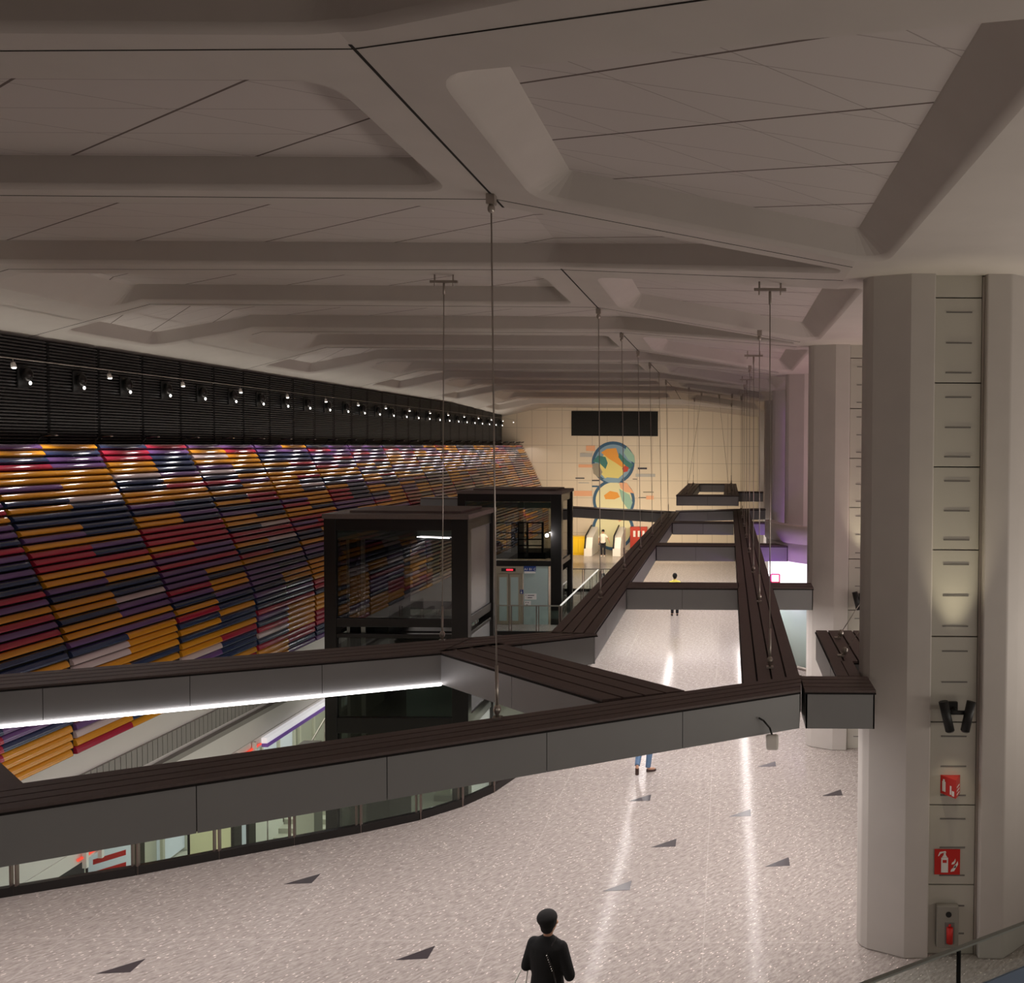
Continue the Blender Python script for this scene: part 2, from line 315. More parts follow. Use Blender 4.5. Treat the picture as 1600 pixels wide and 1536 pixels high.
# ------------------------------------------------------------ floors and walls
FV=[(-12.0,12.78),(-9.64,13.84),(-7.76,14.85),(-6.6,15.45),(-5.75,15.98),(-5.15,16.58),(-4.75,17.25),(-4.5,18.1),(-4.42,19.2),(-4.42,41.0),(-6.05,41.0),(-6.05,31.4),(-12.0,31.4)]
fo=[(-12,-3),(10,-3),(10,57.4),(-16,57.4),(-16,31.4),(-12.0,31.4),(-6.05,31.4),(-6.05,41),(-4.42,41),(-4.42,19.2),(-4.5,18.1),(-4.75,17.25),(-5.15,16.58),(-5.75,15.98),(-6.6,15.45),(-7.76,14.85),(-9.64,13.84),(-12.0,12.78)]
fm=MB(); t3=geometry.tessellate_polygon([[Vector((*p,0)) for p in fo]])
n=len(fo)
fm.add([(*p,0) for p in fo],[t for t in t3],0); fm.add([(*p,-.55) for p in fo],[tuple(reversed(t)) for t in t3],1)
for i in range(n):
    a,b=fo[i],fo[(i+1)%n]; fm.add([(*a,-.55),(*b,-.55),(*b,0),(*a,0)],[(0,1,2,3)],1)
flo=fm.build('floor',['floor','slab']); struct(flo)
bm=bmesh.new(); bm.from_mesh(flo.data); bmesh.ops.remove_doubles(bm,verts=bm.verts,dist=1e-4); bmesh.ops.recalc_face_normals(bm,faces=bm.faces); bm.to_mesh(flo.data); bm.free()
m=MB(); m.box(-16,10,-3,57.4,-5.2,-5); struct(m.build('floor','lowfloor'))
m=MB(); m.box(-16,11,57.4,57.7,-5.0,10.5); struct(m.build('wall_back','backwall'))
m=MB(); m.box(9.8,10,-3,57.4,0,9.6); struct(m.build('wall_right','slab'))
m=MB(); m.box(-16,10,-4.2,-4,0,10.6); struct(m.build('wall_front','white'))
m=MB(); m.box(-15.8,-15.55,-4,57.4,6.9,10.2); struct(m.build('wall_left','white'))
# ledge under the black wall, back of slat wall, lower white wall with ribbed band
m=MB(); m.box(-15.5,-13.75,4,57.35,6.82,6.93); struct(m.build('trim_2','frame'))
m=MB(); m.box(-12.4,-12.12,4,57.35,-.62,1.45); m.box(-12.4,-12.1,4,57.35,-.9,-.62)
struct(m.build('wall_left','white'))
m=MB()
for i in range(120):
    y=10+i*.16
    m.box(-12.11,-12.05,y+.01,y+.15,.46-(y-10)*.02,.88-(y-10)*.02)
m.bar((-12.02,9,.32),(-12.02,30,-.10),.16,.12); struct(m.build('trim_3','ribgrey'))
m=MB(); m.box(-16.1,-16,4,57.35,-5,-.7); struct(m.build('wall_left','lowwall'))
m=MB(); m.box(-16.1,-12.41,4,57.35,-.72,-.6); struct(m.build('ceiling','white'))

# ------------------------------------------------------------ ribbed black wall panels with round lamps
PW=1.512; y0=18.78-4*PW; bw=0
fix=[]
while y0+PW*.5<57.3:
    yb=min(y0+PW,57.3)
    if y0>9:
        t=thing('ribbed_wall_panel','black ribbed metal wall panel, %s one of the upper left wall row'%ORD[bw] if bw<30 else 'black ribbed metal wall panel touching the far tiled wall',
                'wall panel',(-14.75,(y0+yb)/2,6.93),'black ribbed panels of the upper left wall')
        m=MB(); m.box(-14.95,-14.80,y0+.03,yb-.03,6.94,9.18); m.build('backing','blackgap',t)
        m=MB()
        for i in range(32):
            z=6.97+i*.069; m.prismY([(-14.80,z),(-14.74,z+.012),(-14.74,z+.040),(-14.80,z+.052)],y0+.045,yb-.045)
        m.build('rib_sheet','black',t)
        t['ridx']=bw
        yc=(y0+yb)/2+.05
        l=thing('wall_lamp','round glass wall lamp on the %s black ribbed panel'%ORD[bw] if bw<30 else 'round glass wall lamp on the farthest black ribbed panel','lamp',(-14.72,yc,8.35),'round wall lamps on the black panels')
        m=MB(); m.box(-14.735,-14.70,yc-.14,yc+.14,8.12,8.60); m.build('back_plate','blackpl',l,.01)
        m=MB(); m.ball((-14.62,yc,8.40),(.10,.11,.15)); m.build('dark_dome','frame',l)
        m=MB(); m.ball((-14.56,yc,8.22),(.025,.03,.04)); m.build('bulb','bulb',l)
        fix.append(yc); bw+=1
    y0+=PW
# wire with small spot lamps
m=MB(); m.tube((-13.95,6,8.62),(-13.95,57.3,8.62),.009); tag(m.build('tension_wire','steel'),'thin steel wire stretched along the black ribbed wall','wire')
NB=16; 
for i in range(NB):
    y=16.9+i*2.62
    t=thing('wire_spotlight','small white spotlight clipped to the stretched wire, %s of its row'%ORD[i],'spotlight',(-13.95,y,8.6),'small spotlights on the stretched wire')
    m=MB(); m.tube((-13.95,y,8.61),(-13.95,y,8.54),.008); m.build('stem','steel',t)
    m=MB(); m.tube((-13.95,y,8.54),(-13.93,y,8.44),.035,0,10,.05); m.build('head','whitepl',t)
    m=MB(); m.ball((-13.93,y,8.435),(.04,.04,.02)); m.build('lens','bulb',t)
    
# ------------------------------------------------------------ coloured slat wall, one thing per bay
PROF=[(-13.72,6.93),(-13.05,5.60),(-12.40,4.20),(-12.02,3.20),(-11.95,2.6),(-11.95,1.28)]
seg=[math.dist(PROF[i],PROF[i+1]) for i in range(len(PROF)-1)]; TL=sum(seg)
def onprof(s):
    for i,L in enumerate(seg):
        if s<=L or i==len(seg)-1:
            a=Vector(PROF[i]); b=Vector(PROF[i+1]); t=(b-a)/L; return a+t*s, t
        s-=L
NS=41; BAY=3.07; y0=21.72-4*BAY; bi=0
cols=['orange','navy','purple','maroon','pinkwhite']
while y0<57.2:
    yb=min(y0+BAY,57.36)
    t=thing('slat_wall_bay','bay of orange, purple, navy and red wall slats, %s of the leaning left wall'%ORD[bi],'wall cladding',(-12,(y0+yb)/2,1.28),'coloured slat bays of the leaning left wall')
    m=MB()
    bp=[(p[0],p[1]) for p in PROF]+[(p[0]-.12,p[1]) for p in reversed(PROF)]
    m.prismY(bp,y0+.002,yb-.002); m.build('backing','blackgap',t)
    m=MB(); ys=[y0+.05,(y0+yb)/2,yb-.05] if yb-y0>2 else [y0+.05,yb-.02]
    prev=[None]*3; 
    for i in range(NS):
        for h in range(len(ys)-1):
            if random.random()<.16 and prev[h] is not None: c=prev[h]
            else: c=random.choices(range(5),[.31,.24,.23,.18,.045])[0]
            if h==1 and random.random()<.15: c=prev[0]
            prev[h]=c if c!=4 else 1
            a,tt=onprof(TL*i/NS); b,_=onprof(TL*(i+.93)/NS); nrm=Vector((-tt.y,tt.x));  nrm = nrm if nrm.x>0 else -nrm
            mid=a.lerp(b,.35)
            m.slat([tuple(a.lerp(b,s0)+nrm*n0) for s0,n0 in ((0,.01),(0,.035),(.04,.06),(.13,.08),(.26,.093),(.45,.103),(.80,.118),(.90,.112),(.93,.095),(.90,.01))],ys[h],ys[h+1]-.004,c)
    m.build('slats',cols,t,weld=False)
    m=MB(); m.prismY([(p[0]+.04,p[1]) for p in PROF]+[(p[0]-.02,p[1]) for p in reversed(PROF)],yb-.045,yb+.045 if yb<57 else yb); m.build('joint_rail','blackgap',t)
    # two adjustable accent lamps sit on the ledge above each bay
    for q,yy in enumerate((y0,(y0+yb)/2)):
        if yy>57: continue
        l=thing('accent_lamp','small accent lamp on the ledge above the %s slat bay, %s side'%(ORD[bi],('near','far')[q]),'lamp',(-13.70,yy+.02,6.95),'accent lamps along the slat wall ledge')
        m=MB(); m.box(-13.76,-13.66,yy-.03,yy+.07,6.931,6.96); m.build('foot','blackpl',l)
        m=MB(); m.tube((-13.71,yy+.02,6.96),(-13.60,yy+.02,7.10),.012); m.tube((-13.60,yy+.02,7.12),(-13.30,yy+.02,7.16),.03); m.build('arm','blackpl',l)
        m=MB(); m.ball((-13.30,yy+.02,7.125),(.03,.02,.012)); m.build('lens','whitepl',l)
        s=bpy.data.lights.new('accent_beam','SPOT'); s.energy=13; s.spot_size=math.radians(155); s.spot_blend=.25; s.shadow_soft_size=.07; s.color=(1,.92,.9)
        so=bpy.data.objects.new('accent_beam',s); C.objects.link(so); so.parent=l; so.location=(.42,0,.14); so.rotation_euler=(0,math.radians(-6),0)
    bi+=1; y0+=BAY

# ------------------------------------------------------------ columns
def column(k):
    Y=Y1+k*PER-.05
    lab=ORD[k] if k>=0 else 'closest'
    t=thing('column','pair of pale faceted concrete piers with metal panel between, %s of the right hand row'%ORD[k],'column',(2.9,Y+.4,0),'faceted columns of the right hand row')
    def shaft(sg,cx):
        P=[(cx-sg*.56,0),(cx-sg*.24,0),(cx+sg*.24,.34),(cx+sg*.31,.48),(cx+sg*.32,.62),(cx+sg*.24,.86),(cx-sg*.56,.9)]
        return P
    lp=[(2.78,Y),(2.45,Y),(1.98,Y+.22),(1.90,Y+.30),(1.87,Y+.42),(1.89,Y+.60),(1.98,Y+.70),(2.45,Y+.92),(2.78,Y+.92)]
    m=MB(); m.prism(lp,0,9.34); 
    m.build('pier','column',t,.02)
    rp=[(3.47,Y),(3.80,Y),(4.00,Y+.16),(4.30,Y+.42),(4.28,Y+.62),(3.80,Y+.92),(3.47,Y+.92)]
    m=MB(); m.prism(rp,0,9.34); m.build('pier','column',t,.02)
    zs=[0,.97,2.08,3.23,4.41,5.6,6.73,7.87,9.02,9.36]
    m=MB(); m.box(2.78,3.47,Y+.22,Y+.8,0,9.34); m.build('panel_backing','slot',t)
    for a,b in zip(zs,zs[1:]):
        m=MB(); m.box(2.80,3.43,Y+.12,Y+.22,a+.008,b-.008); p=m.build('metal_panel','infill',t,.004)
        if b-a>.6 and k<3:
            m=MB()
            for fz in (.12,.47,.83) if b-a>1 else (.3,.7):
                z=a+(b-a)*fz; m.box(2.95,3.30,Y+.112,Y+.121,z-.009,z+.009)
            if k<2: q=m.build('vent_slot','slot',t); q.parent=p
    m=MB(); m.box(3.432,3.468,Y+.10,Y+.2,0,9.3); m.build('cable_conduit','steel',t)
for k in range(6): column(k)

def twin_spot(Y,z,lab):
    t=thing('twin_spotlight',lab,'spotlight',(3.10,Y+.1,z),'twin black spotlights on the column panels')
    m=MB(); m.box(3.04,3.16,Y+.06,Y+.111,z-.05,z+.12); m.tube((3.10,Y+.06,z+.03),(3.10,Y-.1,z+.03),.03); m.tube((2.95,Y-.1,z+.03),(3.25,Y-.1,z+.03),.03); m.build('bracket','blackpl',t)
    for s in (-1,1):
        m=MB(); m.tube((3.10+s*.10,Y-.16,z-.20),(3.10+s*.19,Y-.13,z+.19),.062,0,14); m.build('lamp_head','blackpl',t)
        m=MB(); m.tube((3.10+s*.098,Y-.16,z-.212),(3.10+s*.10,Y-.16,z-.2),.05,0,14); m.build('lens','slot',t)
    uplight(t,Y,z)
def uplight(t,Y,z):
    for a,e in ((172,170),(20,8)):
        l=bpy.data.lights.new('spot_beam','SPOT'); l.energy=e; l.spot_size=math.radians(38 if a>90 else 58); l.spot_blend=.9; l.shadow_soft_size=.04; l.color=(1,.88,.62)
        o=bpy.data.objects.new('spot_beam',l); C.objects.link(o); o.parent=t; o.location=(0,-.42,.24 if a>90 else -.26); o.rotation_euler=(math.radians(a),0,0)
twin_spot(Y1-.05,3.40,'pair of black cylinder spotlights on the metal panel of the nearest column')
twin_spot(Y1-.05+PER,3.50,'pair of black cylinder spotlights on the second nearest column')

# fire signs and extinguisher cabinet on the first column
YF=Y1-.05+.115
t=thing('fire_sign','flat square red sign with white extinguisher and flames on nearest column','sign',(3.08,YF,1.3))
m=MB(); m.box(2.88,3.23,YF-.012,YF-.001,1.12,1.47); m.build('plate','red',t)
m=MB(); x=2.97
m.box(x,x+.095,YF-.016,YF-.0115,1.15,1.355); m.prismY([(x+.01,1.36),(x+.085,1.36),(x+.062,1.395),(x+.062,1.42),(x+.033,1.42),(x+.033,1.395)],YF-.016,YF-.0115); m.prismY([(x+.03,1.425),(x+.07,1.425),(x+.06,1.447),(x-.02,1.435),(x-.045,1.38),(x-.035,1.375),(x-.01,1.41)],YF-.016,YF-.0115)
m.build('extinguisher_symbol','signwhite',t)
m=MB(); m.box(x+.02,x+.075,YF-.018,YF-.0155,1.285,1.325); m.build('symbol_label','red',t)
m=MB()
for i,(dx,dz,s) in enumerate([(0,0,1),(.035,.05,.9),(.012,.10,.75)]):
    fx=3.10+dx; fz=1.16+dz; m.prismY([(fx,fz),(fx+.05*s,fz+.01),(fx+.075*s,fz+.06*s),(fx+.07*s,fz+.11*s),(fx+.045*s,fz+.06*s),(fx+.01*s,fz+.035*s)],YF-.016,YF-.0115)
m.build('flame_symbol','signwhite',t)
t=thing('projecting_fire_sign','three-sided red fire extinguisher sign projecting from the nearest column','sign',(3.08,YF,2.3))
m=MB(); tri=[(2.95,YF),(3.22,YF),(3.11,YF-.20)]; m.prism(tri,2.25,2.50); m.build('box','red',t)
m=MB()
def onleft(u,v0,v1,z0,z1):   # patch on left face between parameters
    a=Vector((2.95,YF)); b=Vector((3.11,YF-.20)); nn=Vector((-.20,-.16)).normalized()*.003; p=a.lerp(b,v0)+nn; q=a.lerp(b,v1)+nn; p2=p+nn*.3; 
    m.add([(p.x,p.y,z0),(q.x,q.y,z0),(q.x,q.y,z1),(p.x,p.y,z1)],[(0,1,2,3)])
def onright(v0,v1,z0,z1):
    a=Vector((3.11,YF-.20)); b=Vector((3.22,YF)); nn=Vector((.20,-.11)).normalized()*.003; p=a.lerp(b,v0)+nn; q=a.lerp(b,v1)+nn
    m.add([(p.x,p.y,z0),(q.x,q.y,z0),(q.x,q.y,z1),(p.x,p.y,z1)],[(0,1,2,3)])
onleft(0,.12,.34,2.29,2.43); onleft(0,.17,.29,2.43,2.46); onleft(0,.62,.72,2.28,2.40); onleft(0,.75,.9,2.27,2.34)
for z in (2.28,2.33,2.38): onright(.15,.8,z,z+.02)
m.build('white_symbols','signwhite',t)
MT['cabgrey']=mat('cabinet_grey',(.27,.255,.22),.4)
t=thing('extinguisher_cabinet','grey cabinet with round hole and red extinguisher window low on nearest column','cabinet',(3.06,YF,.2))
m=MB(); m.box(2.90,3.20,YF-.10,YF-.001,.14,.72); m.build('body','cabgrey',t,.008)
m=MB(); m.tube((3.06,YF-.099,.61),(3.06,YF-.106,.61),.04,0,20); m.build('finger_hole','blackpl',t)
m=MB(); m.box(3.01,3.14,YF-.106,YF-.099,.20,.50); m.build('window_frame','slot',t)
m=MB(); m.tube((3.075,YF-.108,.22),(3.075,YF-.108,.44),.045,0,14); m.tube((3.075,YF-.108,.44),(3.075,YF-.108,.48),.018,0,10); m.build('extinguisher','red',t)

# ------------------------------------------------------------ suspended frame of beams
FR=thing('suspended_frame','large grey suspended beam frame with brown plank tops crossing the hall','frame',(0,11.2,3.35))
ZB,ZT=3.35,3.80
nled=[0]
def strip_light(a,b,z,power,parent,w=.10):
    a=Vector((a[0],a[1],z)); b=Vector((b[0],b[1],z)); L=(b-a).length; ang=math.atan2(b.y-a.y,b.x-a.x)
    o=area('strip_glow',tuple((a+b)/2),(0,0,ang),L,w,power*L,(1,.925,.90)); o.parent=parent; o.location=(a+b)/2-Vector(parent['_w']); return o
def beam(quad,led=None,ledfront=False,power=20,ends=False,root=FR,zb=ZB,zt=ZT,boards=4,strip=True):
    # quad: n0,n1 near edge left->right, f1,f0 far edge right->left (plan)
    n0,n1,f1,f0=[Vector(q) for q in quad]
    m=MB()
    core=[n0,n1,f1,f0]; cin=inset([tuple(p) for p in core],[.02]*4)
    m.prism([tuple(p) for p in cin],zb+.01,zt-.01,1)
    for e0,e1 in ((n0,n1),(n1,f1),(f1,f0),(f0,n0)):
        L=(e1-e0).length; k=max(1,round(L/1.6)); t=(e1-e0)/L; nn=Vector((-t.y,t.x))*.02
        for i in range(k):
            a=e0+t*(L*i/k+(.004 if i else 0)); b=e0+t*(L*(i+1)/k-(.004 if i<k-1 else 0))
            m.prism([tuple(a),tuple(b),tuple(b+nn),tuple(a+nn)],zb,zt)
    b=m.build('beam',['beam','deckgap'],root)
    # top lip + boards
    lip=inset([tuple(p) for p in core],[-.015]*4)
    m=MB(); m.prism([tuple(p) for p in lip],zt,zt+.02,1)
    A0,A1,B1,B0=lip
    if (A1-A0).length<(B0-A0).length: A0,A1,B1,B0=A1,B1,B0,A0
    for i in range(boards):
        u0=i/boards+.016; u1=(i+1)/boards-.016
        p=[A0.lerp(B0,u0),A1.lerp(B1,u0),A1.lerp(B1,u1),A0.lerp(B0,u1)]
        m.prism([tuple(q) for q in p],zt+.02,zt+.05)
    d=m.build('plank_top',['deck','deckgap'],b); 
    if strip:
        m=MB()
        if ledfront:
            t=(n1-n0).normalized(); q=Vector((t.y,-t.x)); a=n0+q*.0; c=n1
            m.prism([tuple(n0+q*.03),tuple(n1+q*.03),tuple(n1-q*.03),tuple(n0-q*.03)],zb-.015,zb+.022)
            s0,s1=n0+q*.02,n1+q*.02
        else:
            s0=(n0+f0)/2; s1=(n1+f1)/2
            if (f0-n0).length>(n1-n0).length: s0=(n0+n1)/2; s1=(f0+f1)/2
            t=(s1-s0).normalized(); q=Vector((t.y,-t.x))*.03; s0=s0+t*.1; s1=s1-t*.1
            m.prism([tuple(s0+q),tuple(s1+q),tuple(s1-q),tuple(s0-q)],zb-.02,zb-.001)
        m.build('light_strip','led',b)
        strip_light(s0,s1,zb-.03,power,b)
    return b
u=Vector((.884,.467)); 
F0=Vector((-12.3,4.09)); F1=Vector((0.95,11.09))
beam([F0,F1,(1.02,11.80),(-12.5,4.75)],power=9)
beam([(-11.9,9.86),(-4.33,13.04),(-4.14,14.03),(-12.1,10.62)],ledfront=True,power=14)
beam([(-4.33,13.04),(-2.19,14.33),(-2.95,14.46),(-4.14,14.03)],power=6)
beam([(-4.38,13.08),(-1.55,10.62),(-.55,11.05),(-3.6,13.62)],power=8)
beam([(-7.2,7.54),(-6.5,7.90),(-9.9,10.62),(-10.7,10.34)],power=4)
beam([(-2.95,14.40),(-2.22,14.33),(-2.28,41.2),(-2.95,41.2)],power=15)
beam([(.23,11.41),(1.0,11.81),(1.06,42.9),(.30,42.9)],power=15)
for k in range(1,4):
    Y=11.08+k*PER-.05; beam([(-2.24,Y),(.26,Y),(.26,Y+.72),(-2.24,Y+.72)],power=8)
for k in range(0,4):
    Y=11.08+k*PER; beam([(1.03,Y),(1.92,Y),(1.92,Y+.68),(1.03,Y+.68)],strip=False)
beam([(-8.6,43.9),(-2.6,40.4),(-2.5,41.3),(-8.9,44.9)],power=8)
beam([(-2.4,41.2),(1.9,42.9),(1.9,43.8),(-2.5,41.9)],power=14)
# small side frame behind the first column
SF=thing('side_beam_frame','short brown planked beam hanging behind the nearest column','frame',(1.9,13.2,3.35))
beam([(1.53,12.62),(2.35,12.62),(2.35,14.7),(1.53,14.7)],root=SF,power=20)
beam([(1.53,11.80),(1.84,11.80),(1.84,12.6),(1.53,12.6)],root=SF,strip=False,boards=2)
# the upper frame near the far wall
UF=thing('upper_frame','smaller dark rectangular frame hanging higher near the far wall','frame',(-.9,44,4.35))
for q in ([(-2.25,38),(.5,38),(.5,38.7),(-2.25,38.7)],[(-2.25,38.7),(-1.6,38.7),(-1.6,49.3),(-2.25,49.3)],[(-.15,38.7),(.5,38.7),(.5,49.3),(-.15,49.3)],[(-2.25,49.3),(.5,49.3),(.5,50),(-2.25,50)],[(.5,41),(1.7,41),(1.7,41.7),(.5,41.7)]):
    beam(q,root=UF,zb=4.35,zt=4.76,power=3,strip=False)
# white junction box hanging on the front beam
t=thing('junction_box','small white rounded box hanging on the front beam face by a black hook','box',(.58,10.8,3.2))
m=MB(); m.box(.50,.66,10.70,10.80,3.19,3.38); m.build('case','whitepl',t,.03)
m=MB(); m.path([(.58,10.75,3.37),(.55,10.76,3.46),(.47,10.77,3.55),(.41,10.78,3.58)],.012); m.build('hook','blackpl',t)

# ------------------------------------------------------------ suspension cables
cabn=[0]
def cable(bx,by,bz,tx,ty,lab,bracket=False,rod=.55,r=.014,zt=None):
    tz=(zt if zt else hsoff(tx,ty))
    t=thing('suspension_cable',lab,'cable',(bx,by,bz),'steel cables carrying the suspended frames')
    b=Vector((bx,by,bz)); c=Vector((tx,ty,tz-.15)); d=(c-b).normalized()
    m=MB(); m.tube(b,c,r*.6); m.build('wire','steel',t)
    m=MB(); m.tube(b+d*.0,b+d*rod,r*1.3); m.ball(b+d*.10,(.045,.045,.06)); m.box(bx-.05,bx+.05,by-.05,by+.05,bz,bz+.02); m.build('turnbuckle','steel',t)
    m=MB()
    if bracket:
        m.bar((tx-.24,ty,tz-.12),(tx+.24,ty,tz-.12),.05,.045); m.tube((tx-.16,ty,tz-.2),(tx-.16,ty,tz),.014); m.tube((tx+.16,ty,tz-.2),(tx+.16,ty,tz),.014); m.tube(c,c-d*.2,.022)
    else:
        m.box(tx-.05,tx+.05,ty-.05,ty+.05,tz-.12,tz); m.ball((tx,ty,tz-.17),(.045,.045,.055)); m.tube((tx,ty,tz-.2),(tx,ty,tz-.12),.03)
    m.build('ceiling_bracket','steel',t)
DT=3.852
cable(-2.63,9.85,DT,-2.8,10.25,'long steel cable rising from the front beam, nearest and thickest to the viewer',rod=.6,r=.016)
cable(-4.55,13.75,DT,-4.95,15.1,'steel cable from the node of the rear left beam up to a bar bracket',True)
cable(.62,12.2,DT,.62,13.0,'steel cable beside the nearest column rising from the right beam to a bar bracket',True)
for k in range(6):
    y=18.7+k*4.1
    cable(-2.60,y-1.0,DT,-2.8,y,'steel cable on the long left beam, %s of that row'%ORD[k])
for k in range(7):
    y=17.4+k*4.05
    cable(.66,y,DT,.66,y+1,'steel cable on the long right beam, %s of the row behind the bracketed one'%ORD[k],k%2==1)
for k in range(2):
    y=42.8+k*.1
    cable((-1.8,.1)[k],38.3,4.81,-.9+(-.45,.45)[k],44.2,'slanting steel cable of the V over the upper frame, %s leg'%('left','right')[k],r=.01)
for k in range(4):
    cable((-1.9,.2,-1.9,.2)[k],(41,41,48,48)[k],4.81,(-1.9,.2,-1.9,.2)[k],(42,42,49,49)[k],'upright cable of the upper frame, %s %s corner'%(('near','near','far','far')[k],('left','right')[k%2]),r=.01)
for k in range(2):
    cable(1.72+.1*k,12.9+1.2*k,DT,2.35,13.2+1.1*k,'short slanting steel stay on the side beam behind the nearest column, %s one'%('front','rear')[k],r=.01,zt=4.75,rod=.1)

# ------------------------------------------------------------ lift shafts
def lift(Yn,Yf,X0,X1,first):
    lab='nearer black steel and glass lift shaft standing in the floor opening' if first else 'farther black steel and glass lift shaft with door and signs'
    t=thing('lift_shaft',lab,'lift',((X0+X1)/2,(Yn+Yf)/2,-5),'lift shafts')
    zt=5.2; z0=-5 if first else 0; p=.30
    m=MB()
    for x in (X0,X1-p-.12):
        w=p+(.12 if x>X0 else 0)
        m.box(x,x+w,Yn,Yn+.3,z0,zt-.12); m.box(x,x+w,Yf-.2,Yf,z0,zt-.12)
    for z,h in (((zt-.42),.3),(2.30,.22),(2.02,.10),(-.45,.4)) if first else ((zt-.42,.3),(2.28,.2)):
        m.box(X0+p,X1-p-.12,Yn+.02,Yn+.2,z,z+h); m.box(X0+p,X1-p-.12,Yf-.16,Yf-.02,z,z+h)
        m.box(X0+.05,X0+.2,Yn+.3,Yf-.2,z,z+h); m.box(X1-.2,X1-.05,Yn+.3,Yf-.2,z,z+h)
    m.build('steel_frame','frame',t,.01)
    m=MB(); m.box(X0-.03,X1+.03,Yn-.03,Yf+.03,zt-.12,zt); m.box(X0+.5,X1-.3,Yn+.4,Yf-.3,zt,zt+.06); m.build('roof','deck',t)
    m=MB(); m.box(X0+p,X1-p-.12,Yn+.08,Yn+.095,2.5,zt-.42); 
    if first: m.box(X0+p,X1-p-.12,Yn+.08,Yn+.095,-.05,2.0); m.box(X0+p,X1-p-.12,Yn+.08,Yn+.095,-5,-.45)
    m.build('front_glass','smoke',t)
    m=MB(); m.box(X0+p,X1-p-.12,Yn+.10,Yn+.14,zt-.66,zt-.44); m.build('frosted_band','frost',t)
    m=MB(); m.box(X1-.12,X1-.105,Yn+.3,Yf-.2,2.5,zt-.42); m.box(X1-.12,X1-.105,Yn+.3,Yf-.2,z0+.1,2.0); m.build('side_glass','smoke' if not first else 'greyglass',t)
    m=MB(); m.box(X0+.10,X0+.115,Yn+.3,Yf-.2,z0+.1,zt-.42); m.build('side_glass','smoke',t)
    return t
MT['greyglass']=mat('grey_reflective_glass',(.30,.30,.30),.12,alpha=.72,metal=.0)
t=lift(22.0,24.6,-10.3,-6.62,True)
m=MB(); m.box(-9.98,-9.72,22.6,23.0,-5,4.7); m.box(-9.2,-8.85,22.5,23.2,-5,4.75); m.box(-9.8,-8.9,22.8,24.2,-5,4.7); m.build('machine_core','blackgap',t)
m=MB(); m.box(-9.92,-9.86,22.45,22.5,-4.9,4.6); m.box(-9.55,-9.45,22.45,22.5,-4.9,4.6); m.build('guide_rail','infill',t)
m=MB(); m.box(-8.6,-7.1,22.6,24.2,1.35,1.75); m.box(-8.7,-7.0,22.5,24.3,1.75,1.86); m.box(-8.6,-7.1,22.5,24.25,2.05,2.1); m.tube((-8.1,22.6,1.95),(-7.4,22.6,1.95),.06); m.build('car_roof','frame',t)
m=MB(); m.box(-8.45,-7.15,22.65,24.2,-.9,1.34); m.build('car','greenglass',t)
m=MB(); m.bar((-7.9,21.97,4.63),(-7.08,21.97,4.60),.02,.018); m.build('painted_reflection','led',t); m.v if False else None  # glowing bar stands in for a light reflection on the lift, no lamp there
t=lift(33.4,35.9,-10.45,-6.42,False)
m=MB(); m.box(-9.6,-7.15,33.9,35.4,2.5,2.75); 
for x in (-9.4,-8.5,-7.9,-7.3): m.box(x,x+.07,33.9,34.0,2.75,3.95)
for z in (3.0,3.25,3.5,3.9): m.box(-9.4,-7.23,33.9,33.96,z,z+.045)
m.box(-8.5,-8.2,33.95,34.8,2.75,3.9); m.ball((-9.2,34.3,2.95),(.3,.3,.22)); m.build('hoist_machine','blackpl',t)
m=MB(); m.box(-10.15,-8.95,33.50,33.56,0,2.28); m.build('side_panel','greenglass',t)
MT['door_steel']=mat('door_steel',(.48,.42,.33),.35,metal=.5); MT['pale_panel']=mat('pale_panel',(.42,.52,.50),.35,coat=.3)
m=MB(); m.box(-9.0,-7.95,33.46,33.54,0,2.28); m.box(-9.05,-7.9,33.40,33.47,2.0,2.27)
m.build('door_surround','door_steel',t)
for x in (-8.88,-8.44):
    m=MB(); m.box(x,x+.40,33.41,33.455,.02,1.98,0); m.box(x+.05,x+.34,33.40,33.411,.15,1.85,1); m.build('door_leaf',['door_steel','pale_panel'],t)
m=MB(); m.box(-8.75,-8.2,33.385,33.40,2.08,2.2); m.build('display_housing','blackpl',t)
m=MB(); m.box(-8.55,-8.3,33.375,33.384,2.11,2.17); m.build('floor_display','redled',t)
m=MB(); m.box(-7.9,-6.95,33.45,33.52,0,2.28); m.build('wall_panel','pale_panel',t)
# signs on the lift
sg=thing('direction_sign','blue sign with white exit letters above a white band on farther lift','sign',(-7.65,33.4,2.1))
m=MB(); m.box(-7.88,-7.42,33.42,33.449,2.08,2.28,0); m.box(-7.86,-7.44,33.42,33.449,2.0,2.08,1); m.build('plate',['blue','signwhite'],sg)
def text(s,loc,size,matn,parent,name='lettering',rot=(math.pi/2,0,0)):
    cu=bpy.data.curves.new(name,'FONT'); cu.body=s; cu.size=size; cu.extrude=.002; cu.materials.append(MT[matn])
    o=bpy.data.objects.new(name,cu); C.objects.link(o); dg=bpy.context.evaluated_depsgraph_get(); me=bpy.data.meshes.new_from_object(o.evaluated_get(dg)); bpy.data.objects.remove(o); o=bpy.data.objects.new(name,me); C.objects.link(o); o.parent=parent; o.location=Vector(loc)-Vector(parent['_w']); o.rotation_euler=rot; return o
text('A1 B1 C',(-7.87,33.415,2.12),.13,'signwhite',sg)
sg=thing('wheelchair_sign','small dark blue square wheelchair sign beside the farther lift door','sign',(-7.98,33.4,1.3))
m=MB(); m.box(-8.04,-7.91,33.43,33.449,1.2,1.36); m.build('plate','blue',sg)
